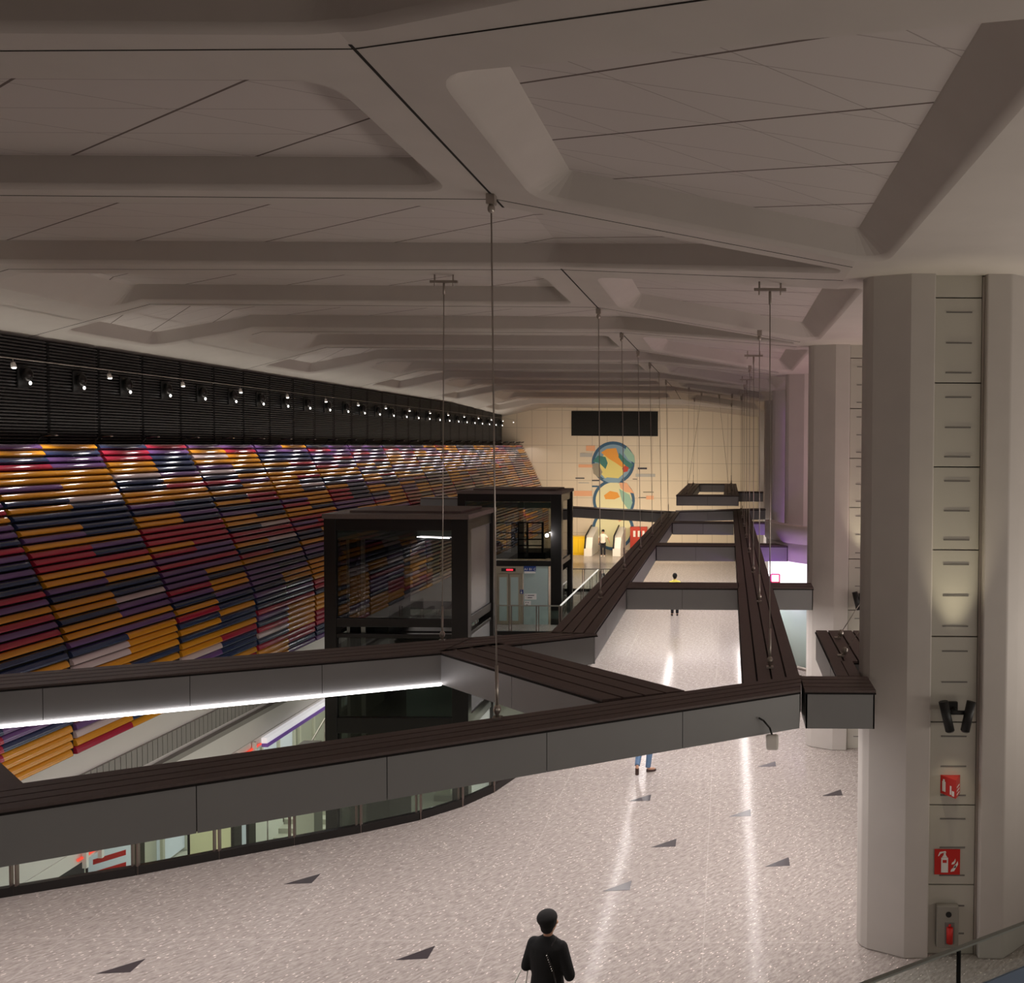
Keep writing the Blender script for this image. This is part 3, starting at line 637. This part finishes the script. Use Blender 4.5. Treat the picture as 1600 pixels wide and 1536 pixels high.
m=MB(); m.tube((-7.98,33.425,1.245),(-7.98,33.42,1.245),.03,0,12); m.box(-7.992,-7.978,33.42,33.425,1.26,1.325); m.box(-7.992,-7.95,33.42,33.425,1.27,1.282); m.ball((-7.985,33.422,1.338),(.012,.004,.012)); m.build('wheelchair_symbol','signwhite',sg)
for i,(x0,x1,z0,z1,lb) in enumerate([(-7.86,-7.40,.98,1.20,'white notice with two lines of text on the farther lift wall'),(-7.86,-7.62,.72,.92,'small pinkish white notice below the larger one on the farther lift')]):
    sg=thing('notice',lb,'notice',((x0+x1)/2,33.44,z0)); m=MB(); m.box(x0,x1,33.43,33.449,z0,z1); m.build('sheet','signwhite',sg)
    m=MB()
    for j in range(2): m.box(x0+.04+(.02*j),x0+.07,33.424,33.43,z1-.07-.09*j,z1-.04-.09*j); m.box(x0+.12,x1-.08-.08*j,33.424,33.43,z1-.07-.09*j,z1-.045-.09*j)
    m.build('printed_lines','m_dark',sg)
# bright lamp fixed to the farther lift
l=thing('lift_lamp','glaring white lamp mounted on the front of the farther lift shaft','lamp',(-6.95,33.3,3.75))
m=MB(); m.box(-7.0,-6.9,33.30,33.399,3.45,3.55); m.build('bracket','blackpl',l); m=MB(); m.ball((-6.95,33.25,3.5),(.07,.07,.07)); m.build('bulb','led',l)
pl=bpy.data.lights.new('lift_lamp_glow','POINT'); pl.energy=30; pl.shadow_soft_size=.07; po=bpy.data.objects.new('lift_lamp_glow',pl); C.objects.link(po); po.parent=l; po.location=(0,-.2,-.25)
# tie beam between farther lift and slat wall
t=thing('tie_beam','short dark beam joining the farther lift to the coloured slat wall','beam',(-11.3,35,4.4)); m=MB(); m.box(-12.38,-10.49,34.8,35.3,4.42,4.78); m.build('box_section','beam',t); m=MB(); m.box(-12.36,-10.49,34.78,35.32,4.78,4.83); m.build('top_plank','deck',t)

# ------------------------------------------------------------ glass balustrades round the opening
def balustrade(pts,lab,posts=True,kerb=True,handrail=False,h=1.08,light=False,postmat='door_steel'):
    base=pts[0]; t=thing('glass_balustrade',lab,'balustrade',(base[0],base[1],0))
    for a,b in zip(pts,pts[1:]):
        A=Vector((a[0],a[1],0)); B=Vector((b[0],b[1],0)); d=(B-A).normalized()
        if kerb:
            m=MB(); m.bar(A+Vector((0,0,.07)),B+Vector((0,0,.07)),.10,.14); m.build('kerb','frame',t)
        m=MB(); m.bar(A+d*.05+Vector((0,0,.14+(h-.14)/2)),B-d*.05+Vector((0,0,.14+(h-.14)/2)),.015,h-.16); m.build('glass_pane','glass',t)
        if handrail:
            m=MB(); m.bar(A+Vector((0,0,h)),B+Vector((0,0,h)),.05,.04); m.build('handrail','railglow' if light else 'steel',t)
    for p in pts:
        m=MB(); m.box(p[0]-.055,p[0]-.03,p[1]-.03,p[1]+.03,0,h); m.box(p[0]+.03,p[0]+.055,p[1]-.03,p[1]+.03,0,h); m.build('post','postbrown',t)
MT['railglow']=mat('lit_handrail',(.9,.9,.85),.2,emit=.5); MT['postbrown']=mat('post_brown',(.20,.15,.13),.35,metal=.6)
balustrade([(-11.9,12.76),(-10.98,13.17),(-9.55,13.82),(-8.55,14.36),(-7.55,14.88),(-6.6,15.38),(-5.72,15.93),(-5.12,16.53),(-4.70,17.22),(-4.42,18.1),(-4.36,19.3)],'curving glass balustrade with paired brown posts along the near edge of the opening')
balustrade([(-4.36,y) for y in (19.4,21.2,23,24.8,26.6,28.4,30.2,32,33.8,35.6,37.4,39.2,41.0)],'long straight glass balustrade on the right edge of the opening')
balustrade([(-7.9,41.1),(-6.85,41.1),(-5.95,41.1),(-4.95,41.1)],'glass balustrade with dark posts at the far end of the opening',handrail=True)
balustrade([(-11.9,31.6),(-10.6,31.6),(-9.2,31.6),(-7.95,31.6),(-6.95,31.6),(-6.12,31.6)],'glass balustrade in front of the farther lift door',handrail=True)
balustrade([(-6.12,31.7),(-6.12,34),(-6.12,36.4),(-6.12,38.8),(-6.12,40.9)],'glass balustrade beside the farther lift with a lit white handrail',handrail=True,light=True)
# near viewer
t=thing('glass_balustrade','clear glass balustrade panel with blue strip at the bottom right corner','balustrade',(.3,.9,5.4))
a=Vector((-.2,.603,0)); b=Vector((1.0,1.278,0)); 
m=MB(); m.bar(a+Vector((0,0,6.1)),b+Vector((0,0,6.1)),.004,.80); m.build('glass_pane','glass',t)
m=MB(); m.bar(a+Vector((0,0,6.502)),b+Vector((0,0,6.501)),.0045,.002); m.build('polished_edge','frost',t)
q=Vector((.012,-.03,0))*.12
m=MB(); m.bar(a+q+Vector((0,0,6.4505)),b+q+Vector((0,0,6.4505)),.002,.017); m.build('blue_strip','bluefilm',t)
m=MB(); m.tube((.233,.8465,5.7),(.233,.8465,6.499),.0022,0,6); m.build('panel_joint','blackpl',t)
m=MB(); m.bar(a+Vector((0,0,5.64)),b+Vector((0,0,5.64)),.06,.12); m.build('base_channel','frame',t)
m=MB(); m.box(-1.5,3,.2,1.3,5.3,5.58); struct(m.build('floor','slab'))

# ------------------------------------------------------------ escalator in the opening
t=thing('escalator','escalator descending through the opening beside the farther lift','escalator',(-5.3,40,0))
m=MB()
for i in range(25):
    y=40.3-i*.36; z=-.0-i*.2; m.box(-5.75,-4.95,y-.36,y,z-.25,z-.02)
m.build('steps','ribgrey',t)
for x in (-5.85,-4.88):
    m=MB(); m.prismX([(40.9,-.3),(40.9,.12),(40.3,.12),(31.4,-4.85),(31.4,-5)],x,x+.05); m.build('skirt','infill',t)
    m=MB(); m.prismX([(40.9,.14),(40.9,.85),(40.3,.9),(31.5,-4.0),(31.5,-4.8),(40.3,.14)],x+.02,x+.03); m.build('glass_side','glass',t)
    m=MB(); m.path([(x+.025,40.95,.6),(x+.025,40.85,.9),(x+.025,40.3,.95),(x+.025,31.5,-3.95)],.04); m.build('handrail','blackpl',t)
# ------------------------------------------------------------ lower concourse
t=thing('shop_fascia','long white and purple lit fascia strip on the lower level wall','sign',(-11.9,22,-1))
m=MB(); m.box(-12.09,-11.95,22.3,33,-.82,-.68); m.build('light_box','ledgreen',t); m=MB(); m.box(-12.09,-11.93,22.3,33,-.92,-.82); m.build('purple_band','violetdim',t)
MT['glowred']=mat('red_neon',(.8,.05,.03),.4,emit=.7,ecol=(1,.08,.04))
t=thing('red_handrail','bright red lit handrail along the lower level wall','handrail',(-12,21,-1))
m=MB(); m.path([(-12.06,15.9,-.80),(-12.06,16.6,-.80)],.03); m.path([(-12.06,20.9,-.80),(-12.06,22.2,-.80)],.03); m.build('rail','glowred',t)
m=MB()
for y in (16.0,16.4,21.0,21.8): m.box(-12.06,-11.98,y,y+.06,-1.0,-.62)
m.build('support','signwhite',t)
for i in range(6):
    y=24+i*2.6
    t=thing('shop_window','lit window with pale frame on the lower level wall, %s one'%ORD[i],'window',(-15.95,y,-5),'windows of the lower level wall')
    m=MB(); m.box(-15.99,-15.9,y,y+2.3,-4.9,-1.1); m.build('pane',('poster','lowglass')[i%2],t)
    m=MB()
    for yy in (y,y+1.1,y+2.2): m.box(-15.9,-15.82,yy,yy+.1,-4.95,-1.05)
    m.box(-15.9,-15.82,y,y+2.3,-3.1,-3.0); m.build('window_bars','lowwall',t)
# stairs lower level
t=thing('lower_stair','pale stair with thin steel handrails on the lower level','stair',(-12,26,-5))
m=MB()
for i in range(12): m.box(-13.4,-10.7,25.0+i*.3,25.3+i*.3,-5,-4.85+i*.15)
m.build('steps','lowwall',t)
for x in (-13.4,-12.1,-10.7):
    m=MB(); m.path([(x,24.9,-4.0),(x,28.6,-2.2),(x,29.4,-2.2)],.03)
    for i in range(5): y=25+i*.9; m.tube((x,y,-4.9+i*.42),(x,y,-4.0+i*.43),.02)
    m.build('handrail','steel',t)
# poster stand and kiosks seen through the glass
def posterstand(x,y,mt,lab,red=True):
    t=thing('poster_stand',lab,'poster',(x,y,-5)); m=MB(); m.box(x-.6,x+.6,y,y+.35,-5,-2.6); m.build('cabinet','frame',t)
    m=MB(); m.box(x-.52,x+.52,y-.02,y-.002,-4.5,-2.7); m.build('poster_sheet',mt,t)
    if red:
        m=MB()
        for j in range(4): m.add([(x-.4,y-.024,-4.1+j*.3),(x+.4,y-.024,-3.85+j*.3),(x+.4,y-.024,-3.72+j*.3),(x-.4,y-.024,-3.97+j*.3)],[(0,1,2,3)])
        m.build('red_stripes','red',t)
posterstand(-14.85,20.6,'poster','lit blue poster stand with red stripes on the lower level')
posterstand(-13.2,21.9,'m_cream','cream poster stand farther back on the lower level',False)
posterstand(-14.1,24.2,'poster','pale blue poster stand deep on the lower level',False)
m=MB(); m.box(-15.9,-15.3,18.6,20.4,-5,-2.9); tag(m.build('dark_kiosk','blackpl',None,.05),'black low kiosk against the lower level wall','kiosk')
for i,(x,y) in enumerate([(-11.4,23.4),(-5.6,26),(-9.5,29)]):
    t=thing('concourse_pillar','square cream pillar on the lower level, %s one'%ORD[i],'pillar',(x,y,-5)); m=MB(); m.box(x-.25,x+.25,y-.25,y+.25,-5,-.7 if y>31.4 else -1.2); m.build('shaft','lowwall',t); m=MB(); m.box(x-.3,x+.3,y-.3,y+.3,-5,-4.8); m.build('plinth','ribgrey',t)

# ------------------------------------------------------------ far wall: louvre grille, mural, machines
t=thing('louvre_grille','large black horizontal louvre grille high on the far wall','grille',(-7.5,57.3,7.6))
m=MB(); m.box(-10.37,-4.64,57.34,57.39,7.6,9.24); m.build('backing','blackgap',t)
m=MB()
for i in range(20): m.box(-10.35,-4.66,57.28,57.34,7.62+i*.081,7.62+i*.081+.03)
m.build('louvres','blackpl',t)
t=thing('wall_mural','tall painted mural of three stacked round medallions on the far wall','mural',(-7.6,57.38,0))
def disc(m,cx,cz,r,y,mi=0,n=40): m.prismY([(cx+r*math.cos(2*math.pi*i/n),cz+r*math.sin(2*math.pi*i/n)) for i in range(n)],y,57.395,mi)
cen=[(-7.6,5.82,1.42),(-7.55,3.32,1.40),(-7.6,1.40,1.40)]
for i,(cx,cz,r) in enumerate(cen[::-1]):
    m=MB(); disc(m,cx,cz,r,57.37-.002*i); m.build('ring','m_blue',t)
    m=MB(); disc(m,cx,cz,r*.86,57.365-.002*i); m.build('disc',('m_cream','m_cream','m_sky')[i],t)
def patch(P,mt,y=57.35,nm='painted_shape'):
    m=MB(); m.prismY(P,y,y+.006); m.build(nm,mt,t)
patch([(-8.5,5.9),(-8.2,6.4),(-7.6,6.55),(-7.2,6.3),(-6.6,5.7),(-6.9,5.1),(-7.3,4.75),(-8.1,4.75),(-8.5,5.2)],'m_yellow')
patch([(-8.4,6.5),(-8.0,6.75),(-7.4,6.8),(-7.2,6.2),(-6.75,5.75),(-6.9,5.45),(-7.4,5.8),(-7.9,6.1)],'m_orange',57.343)
patch([(-8.95,5.9),(-8.6,6.3),(-8.1,6.2),(-7.95,5.8),(-8.1,5.4),(-8.5,5.8)],'m_teal',57.342)
patch([(-9.0,5.75),(-8.6,5.8),(-8.3,5.2),(-8.5,4.8),(-8.9,5.1)],'m_grey',57.341)
patch([(-7.2,6.5),(-6.7,6.0),(-6.25,5.7),(-6.5,5.4),(-6.95,5.8),(-7.25,6.2)],'m_teal',57.340)
patch([(-6.7,6.9),(-6.2,6.3),(-6.15,5.8),(-6.6,6.05),(-6.9,6.5)],'m_mint',57.339)
patch([(-7.0,5.45),(-6.8,5.65),(-6.55,5.5),(-6.65,5.25),(-6.9,5.2)],'m_red',57.338)
patch([(-8.3,4.7),(-7.9,4.5),(-7.2,4.5),(-7.0,4.7),(-7.3,4.8),(-8.0,4.85)],'m_sky',57.337)
patch([(-7.2,4.5),(-6.7,4.5),(-6.4,4.1),(-6.2,3.8),(-6.8,3.9),(-7.1,4.15)],'m_peach',57.336)
patch([(-8.2,3.65),(-7.8,3.95),(-7.3,3.85),(-7.15,3.55),(-7.5,3.4),(-8.1,3.4)],'m_orange',57.335)
patch([(-7.2,4.1),(-6.5,3.7),(-6.3,3.2),(-6.5,2.6),(-7.0,3.3)],'m_mint',57.334)
patch([(-7.3,2.3),(-6.9,2.5),(-6.8,2.1),(-7.2,1.9)],'m_peach',57.333)
for (x0,x1,z0,z1,mt) in [(-9.4,-8.8,6.6,6.95,'m_peach'),(-9.8,-9.0,6.2,6.45,'m_pale'),(-9.9,-8.95,5.5,5.7,'m_peach'),(-10.1,-9.5,4.75,4.82,'m_dark'),(-9.0,-8.5,4.6,4.68,'m_dark'),(-9.0,-8.6,4.2,4.3,'m_blue'),(-10.2,-9.0,3.6,3.95,'m_peach'),(-5.95,-5.35,5.4,5.52,'m_dark'),(-6.1,-4.8,4.9,5.1,'m_pale'),(-6.3,-6,4.72,4.76,'m_dark'),(-5.6,-4.9,3.85,3.92,'m_grey'),(-5.9,-5.4,3.5,3.54,'m_dark'),(-5.4,-4.9,3.4,3.65,'m_peach'),(-9.9,-9.2,4.45,4.5,'m_pale')]:
    patch([(x0,z0),(x1,z0),(x1,z1),(x0,z1)],mt,57.352,'painted_caption')
t=thing('service_counter','bright yellow counter desk near the far wall','counter',(-9.7,54.9,0))
for x0,x1 in ((-10.45,-9.98),(-9.97,-9.45),(-9.44,-9.05)):
    m=MB(); m.box(x0,x1,54.7,55.4,.12,1.12); m.build('front_panel','yellow',t)
m=MB(); m.box(-10.5,-9.0,54.65,55.45,1.12,1.18); m.box(-10.4,-9.1,54.75,55.4,0,.12); m.build('worktop','yellow',t)
m=MB(); m.box(-10.3,-10.05,54.9,55.1,1.18,1.45); m.build('monitor','signwhite',t)
for i,x in enumerate((-8.75,-6.95)):
    t=thing('escalator_entry','white escalator entrance balustrade near the far wall, %s of two'%('left','right')[i],'escalator',(x,55.6,0),'escalator entrances near the far wall')
    m=MB(); m.prismX([(54.2,0),(54.2,.5),(54.6,1.15),(56.9,1.6),(56.9,0)],x-.25,x+.25); m.build('side_panel','signwhite',t)
    m=MB(); m.path([(x-.2,54.15,.5),(x-.2,54.55,1.25),(x-.2,56.9,1.7)],.05); m.build('handrail','blackpl',t)
t=thing('hose_cabinet','dark red cabinet with white panels by the far wall behind the long left beam','cabinet',(-5.9,57,0))
m=MB(); m.box(-6.4,-5.3,56.9,57.3,0,1.6); m.build('body','m_red',t)
m=MB()
for x in (-6.2,-5.9,-5.6): m.box(x,x+.15,56.88,56.899,.95,1.35)
m.build('white_panel','signwhite',t)

# ------------------------------------------------------------ pavilion shop on the right behind the second column
t=thing('shop_pavilion','curved grey shop canopy with white backlit band, shop pavilion behind the second nearest column','shop',(3.4,29,0))
def arc(cx,cy,r,a0,a1,n=16): return [(cx+r*math.cos(math.radians(a0+(a1-a0)*i/n)),cy+r*math.sin(math.radians(a0+(a1-a0)*i/n))) for i in range(n+1)]
def shell(r0,r1,z0,z1,mt,nm,a0=178,a1=275): m=MB(); m.prism(arc(4.9,29.2,r1,a0,a1)+arc(4.9,29.2,r0,a1,a0),z0,z1,0,True); m.build(nm,mt,t)
shell(3.3,3.62,3.95,4.5,'white','canopy'); shell(3.42,3.57,3.36,3.95,'white','fascia'); shell(3.4,3.5,2.5,3.36,'shopglow','backlit_wall'); shell(3.38,3.45,.1,2.5,'greenglass','glass_wall'); shell(3.42,3.5,0,.1,'steel','base_rail')
t=thing('red_trolley_rack','small red tubular rack in front of the lit pavilion wall','rack',(1.5,26.5,0))
m=MB()
for x in (1.36,1.62): m.box(x-.02,x+.02,26.5,26.54,0,3.05)
for z in (2.3,2.55,2.8,3.05): m.box(1.36,1.62,26.5,26.54,z-.02,z+.02)
m.build('tubes','red',t)

# ------------------------------------------------------------ floor inlays
for i,((x,y),lb) in enumerate(zip([(-8.05,11.29),(-6.78,13.63),(-4.24,11.63),(-1.69,16.9),(-1.07,14.96),(.28,16.22),(.9,18.76),(.88,14.29),(2.15,17.21),(-1.7,13.47)],
    ['at the bottom left corner of the photo','below the left curved balustrade','left of the person in black','just in front of the walking feet','left of centre on the bright floor','between the two bright floor streaks','just below the beam stub near the column','nearest to the nearest column','beside the base of the second column','faint one on the left bright floor streak'])):
    w=.42*y/13; d=.28*y/13
    m=MB(); m.prism([(x-.22,y-.10),(x+.20,y-.06),(x+.20,y+.24)],.0005,.004)
    tag(m.build('floor_inlay','inlay'),'small dark triangular floor marker, '+lb,'floor marker','dark triangular floor markers')

# ------------------------------------------------------------ people
def skin_obj(name,chains,root,matn,parent,sub=2):
    verts=[];edges=[];rad=[];idx={}
    for ch in chains:
        prev=None
        for p,r in ch:
            key=tuple(round(c,4) for c in p)
            if key not in idx: idx[key]=len(verts); verts.append(p); rad.append(r if isinstance(r,tuple) else (r,r))
            if prev is not None and prev!=idx[key]: edges.append((prev,idx[key]))
            prev=idx[key]
    me=bpy.data.meshes.new(name); me.from_pydata([Vector(v) for v in verts],edges,[]); o=bpy.data.objects.new(name,me); C.objects.link(o)
    o.parent=parent
    me.materials.append(MT[matn])
    md=o.modifiers.new('skin','SKIN'); md.use_smooth_shade=True
    for i,sv in enumerate(me.skin_vertices[0].data): sv.radius=rad[i]; sv.use_root=(i==idx[tuple(round(c,4) for c in root)])
    s=o.modifiers.new('sub','SUBSURF'); s.levels=sub; s.render_levels=sub
    return o
def person(lab,loc,rot,top,bottom,legL,legR,armL,armR,headyaw=0,hairmat='hair',shoe='blackpl',long_sleeve=True,hat=False,H=1.7):
    t=thing('person',lab,'person',loc); t.rotation_euler=(0,0,rot); t['_w']=(0,0,0)
    s=H/1.7; V=lambda x,y,z:(x*s,y*s,z*s)
    pel=V(0,0,.93); belly=V(0,.01,1.08); chest=V(0,-.0,1.28); neckb=V(0,0,1.42); neck=V(0,.015,1.48); 
    cy=math.sin(headyaw); sy=math.cos(headyaw)
    h0=V(.0+.015*cy,.03,1.53); h1=V(.02*cy,.02,1.595); h2=V(.01*cy,.0,1.66)
    ch=[[(pel,(.14*s,.11*s)),(belly,(.125*s,.10*s)),(chest,(.15*s,.10*s)),(neckb,(.075*s,.06*s)),(neck,.048*s),(h0,(.06*s,.068*s)),(h1,(.073*s,.088*s)),(h2,(.055*s,.065*s))]]
    # nose and ears
    nx,ny=cy*.11,sy*.11
    ch.append([(h1,.073*s),(V(.02*cy+nx,.02+ny,1.585),.012*s)])
    ch.append([(h1,.073*s),(V(.02*cy+sy*.085,.02-cy*.085,1.59),.014*s)]); ch.append([(h1,.073*s),(V(.02*cy-sy*.085,.02+cy*.085,1.59),.014*s)])
    legs=[]
    for sg,(kn,an,toe) in ((-1,legL),(1,legR)):
        hip=V(sg*.09,0,.88); k=V(*kn); a=V(*an); tt=V(*toe); ch.append([(pel,.13*s),(hip,.085*s),(k,.056*s),(a,.038*s),(tt,.032*s)]); legs.append((hip,k,a,tt))
    arms=[]
    for sg,(el,wr) in ((-1,armL),(1,armR)):
        sh=V(sg*.165,0,1.35); e=V(*el); w=V(*wr); d=(Vector(w)-Vector(e)).normalized(); q=d.orthogonal().normalized(); palm=Vector(w)+d*.08*s
        ch.append([(chest,.15*s),(sh,.055*s),(e,.038*s),(w,.026*s),(tuple(palm),(.034*s,.016*s))])
        sd=Vector((0,1,0)) if abs(d.y)<.8 else Vector((1,0,0))
        for i in range(4):
            b=palm+sd*(i-1.5)*.019*s; m1=b+d*(.035+.004*(i in(1,2)))*s; m2=m1+(d+q*.35).normalized()*.03*s
            ch.append([(tuple(palm),(.034*s,.016*s)),(tuple(b+d*.004),.009*s),(tuple(m1),.0085*s),(tuple(m2),.007*s)])
        b=Vector(w)+d*.03*s+sd*.032*s; ch.append([(w,.026*s),(tuple(b),.011*s),(tuple(b+(d+sd*.5).normalized()*.035*s),.009*s)])
        arms.append((sh,e,w))
    body=skin_obj('body',ch,pel,'skin',t)
    m=MB(); st=[(.80,.175,.135),(.90,.175,.13),(1.02,.16,.12),(1.15,.17,.125),(1.28,.195,.13),(1.37,.20,.115),(1.42,.14,.09),(1.46,.07,.065),(1.475,.06,.058)]
    if not long_sleeve: st[0]=(.86,.165,.125)
    if hat: st=[(z,rx*1.16,ry*1.12) if z<1.42 else (z,rx,ry) for z,rx,ry in st]
    nn=20; vs=[V(rx*math.cos(2*math.pi*i/nn),ry*math.sin(2*math.pi*i/nn),z) for z,rx,ry in st for i in range(nn)]
    m.add(vs,[[a*nn+i,a*nn+(i+1)%nn,(a+1)*nn+(i+1)%nn,(a+1)*nn+i] for a in range(len(st)-1) for i in range(nn)]+[list(range(nn))[::-1],list(range((len(st)-1)*nn,len(st)*nn))])
    def limb(m,P,caps=True):
        for (p,r1),(q,r2) in zip(P,P[1:]): m.tube(p,q,r1*s,0,12,r2*s)
        for p,r1 in P[:-1]: m.ball(p,(r1*s,)*3,0,8,12)
    for sh,e,w in arms:
        sh=tuple(Vector(sh)+Vector((0,0,.0))*s); ew=Vector(e).lerp(Vector(w),.95)
        limb(m,[(sh,.080),(e,.064),(tuple(ew),.047)] if long_sleeve else [(sh,.070),(tuple(Vector(sh).lerp(Vector(e),.75)),.062)])
    o=m.build('coat' if long_sleeve else 'shirt',top); o.parent=t
    def vox(o,v=.014):
        a=o.modifiers.new('union','REMESH'); a.mode='VOXEL'; a.voxel_size=v; a.use_smooth_shade=True; b=o.modifiers.new('soft','SMOOTH'); b.iterations=4; b.factor=.6
    vox(o)
    m=MB(); m.ball(V(0,0,.92),(.155*s,.12*s,.13*s),0,10,16)
    for hip,k,a,tt in legs: limb(m,[(hip,.095),(k,.072),(tuple(Vector(k).lerp(Vector(a),.95)),.058)])
    o=m.build('trousers',bottom); o.parent=t; vox(o)
    for hip,k,a,tt in legs:
        av=Vector(a); tv=Vector(tt); d=(tv-av); d=d.normalized(); heel=av-Vector((0,0,.045*s))-d*.04*s
        skin_obj('shoe',[[(tuple(heel),.042*s),(tuple(heel+d*.09*s),.042*s),(tuple(tv+d*.02),(.045*s,.032*s))]],tuple(heel),shoe,t)
    m=MB()
    hc=Vector(h1)+Vector((-cy*.012,-sy*.022,.038))*s
    m.ball(hc,(.098*s,.112*s,.108*s),0,10,16); 
    if hat: m.ball(hc+Vector((-.012,0,.035)),(.118*s,.122*s,.085*s),0,10,16)
    # neck nape hair
    m.ball(hc+Vector((0,-.03,-.07)),(.075*s,.06*s,.06*s),0,8,12)
    hobj=m.build('hair' if not hat else 'beret',hairmat); hobj.parent=t; vox(hobj,.01)
    return t
stand=(((-.10,.01,.48),(-.10,-.02,.07),(-.12,.15,.03)),((.10,.01,.48),(.10,-.02,.07),(.12,.15,.03)))
p=person('person in black coat and beret seen from behind at bottom edge, shoulder bag on',(-2.0,9.6,0),-.25,'cloth_black','trous',((-.10,.05,.48),(-.10,.02,.07),(-.12,.18,.03)),((.10,.0,.48),(.10,-.05,.07),(.12,.12,.03)),
   ((-.25,-.02,1.10),(-.22,.16,1.02)),((.29,-.04,1.08),(.16,.16,1.10)),headyaw=.75,hat=True,H=1.70)
m=MB(); m.path([(.06,-.135,1.33),(.13,-.14,1.2),(.17,-.13,1.0),(.2,-.05,.85)],.008); m.path([(.06,-.135,1.33),(.12,-.02,1.475),(.05,.12,1.3)],.008); o=m.build('chain_strap','frame'); o.parent=p
m=MB()
for i in range(8): 
    a=Vector((.06,-.146,1.33)).lerp(Vector((.13,-.152,1.17)),i/7); m.ball(a,(.006,.006,.006),0,5,6)
o=m.build('strap_stud','chrome'); o.parent=p
bg=thing('handbag','small dark handbag with pale straps at the left side of the person in black','bag',(-2.28,9.6,.75))
m=MB(); m.box(-2.42,-2.20,9.50,9.62,.68,.90); m.build('body','cloth_black',bg,.02); m=MB(); m.path([(-2.38,9.56,.90),(-2.30,9.62,1.07),(-2.23,9.66,1.07),(-2.24,9.56,.90)],.008); m.build('handle','whitepl',bg)
person('walking person in blue jeans and brown shoes, hidden above the shins by front beam',(-1.75,18.35,0),0,'wshirt','jeans',((-.10,.05,.50),(-.12,-.30,.22),(-.12,-.32,.06)),((.12,.06,.48),(.08,.0,.07),(.24,.06,.035)),((-.26,.05,1.14),(-.24,.2,.94)),((.26,-.08,1.14),(.26,-.1,.9)),shoe='shoe')
person('person in yellow shirt and dark trousers seen from behind between the long beams',(-2.14,35.4,0),.1,'yshirt','trous',*stand,((-.27,0,1.14),(-.22,.14,1.0)),((.27,0,1.14),(.22,.14,1.0)),shoe='blackpl',long_sleeve=False,H=1.72)
person('person in white shirt and black trousers facing us near the far mural',(-7.8,54.2,0),math.pi-.15,'wshirt','trous',*stand,((-.34,.02,1.16),(-.42,.05,.98)),((.28,0,1.14),(.26,.08,.95)),shoe='signwhite',long_sleeve=False,H=1.66)
for o in bpy.data.objects:
    for k in ('_w','ridx'):
        if k in o: del o[k]
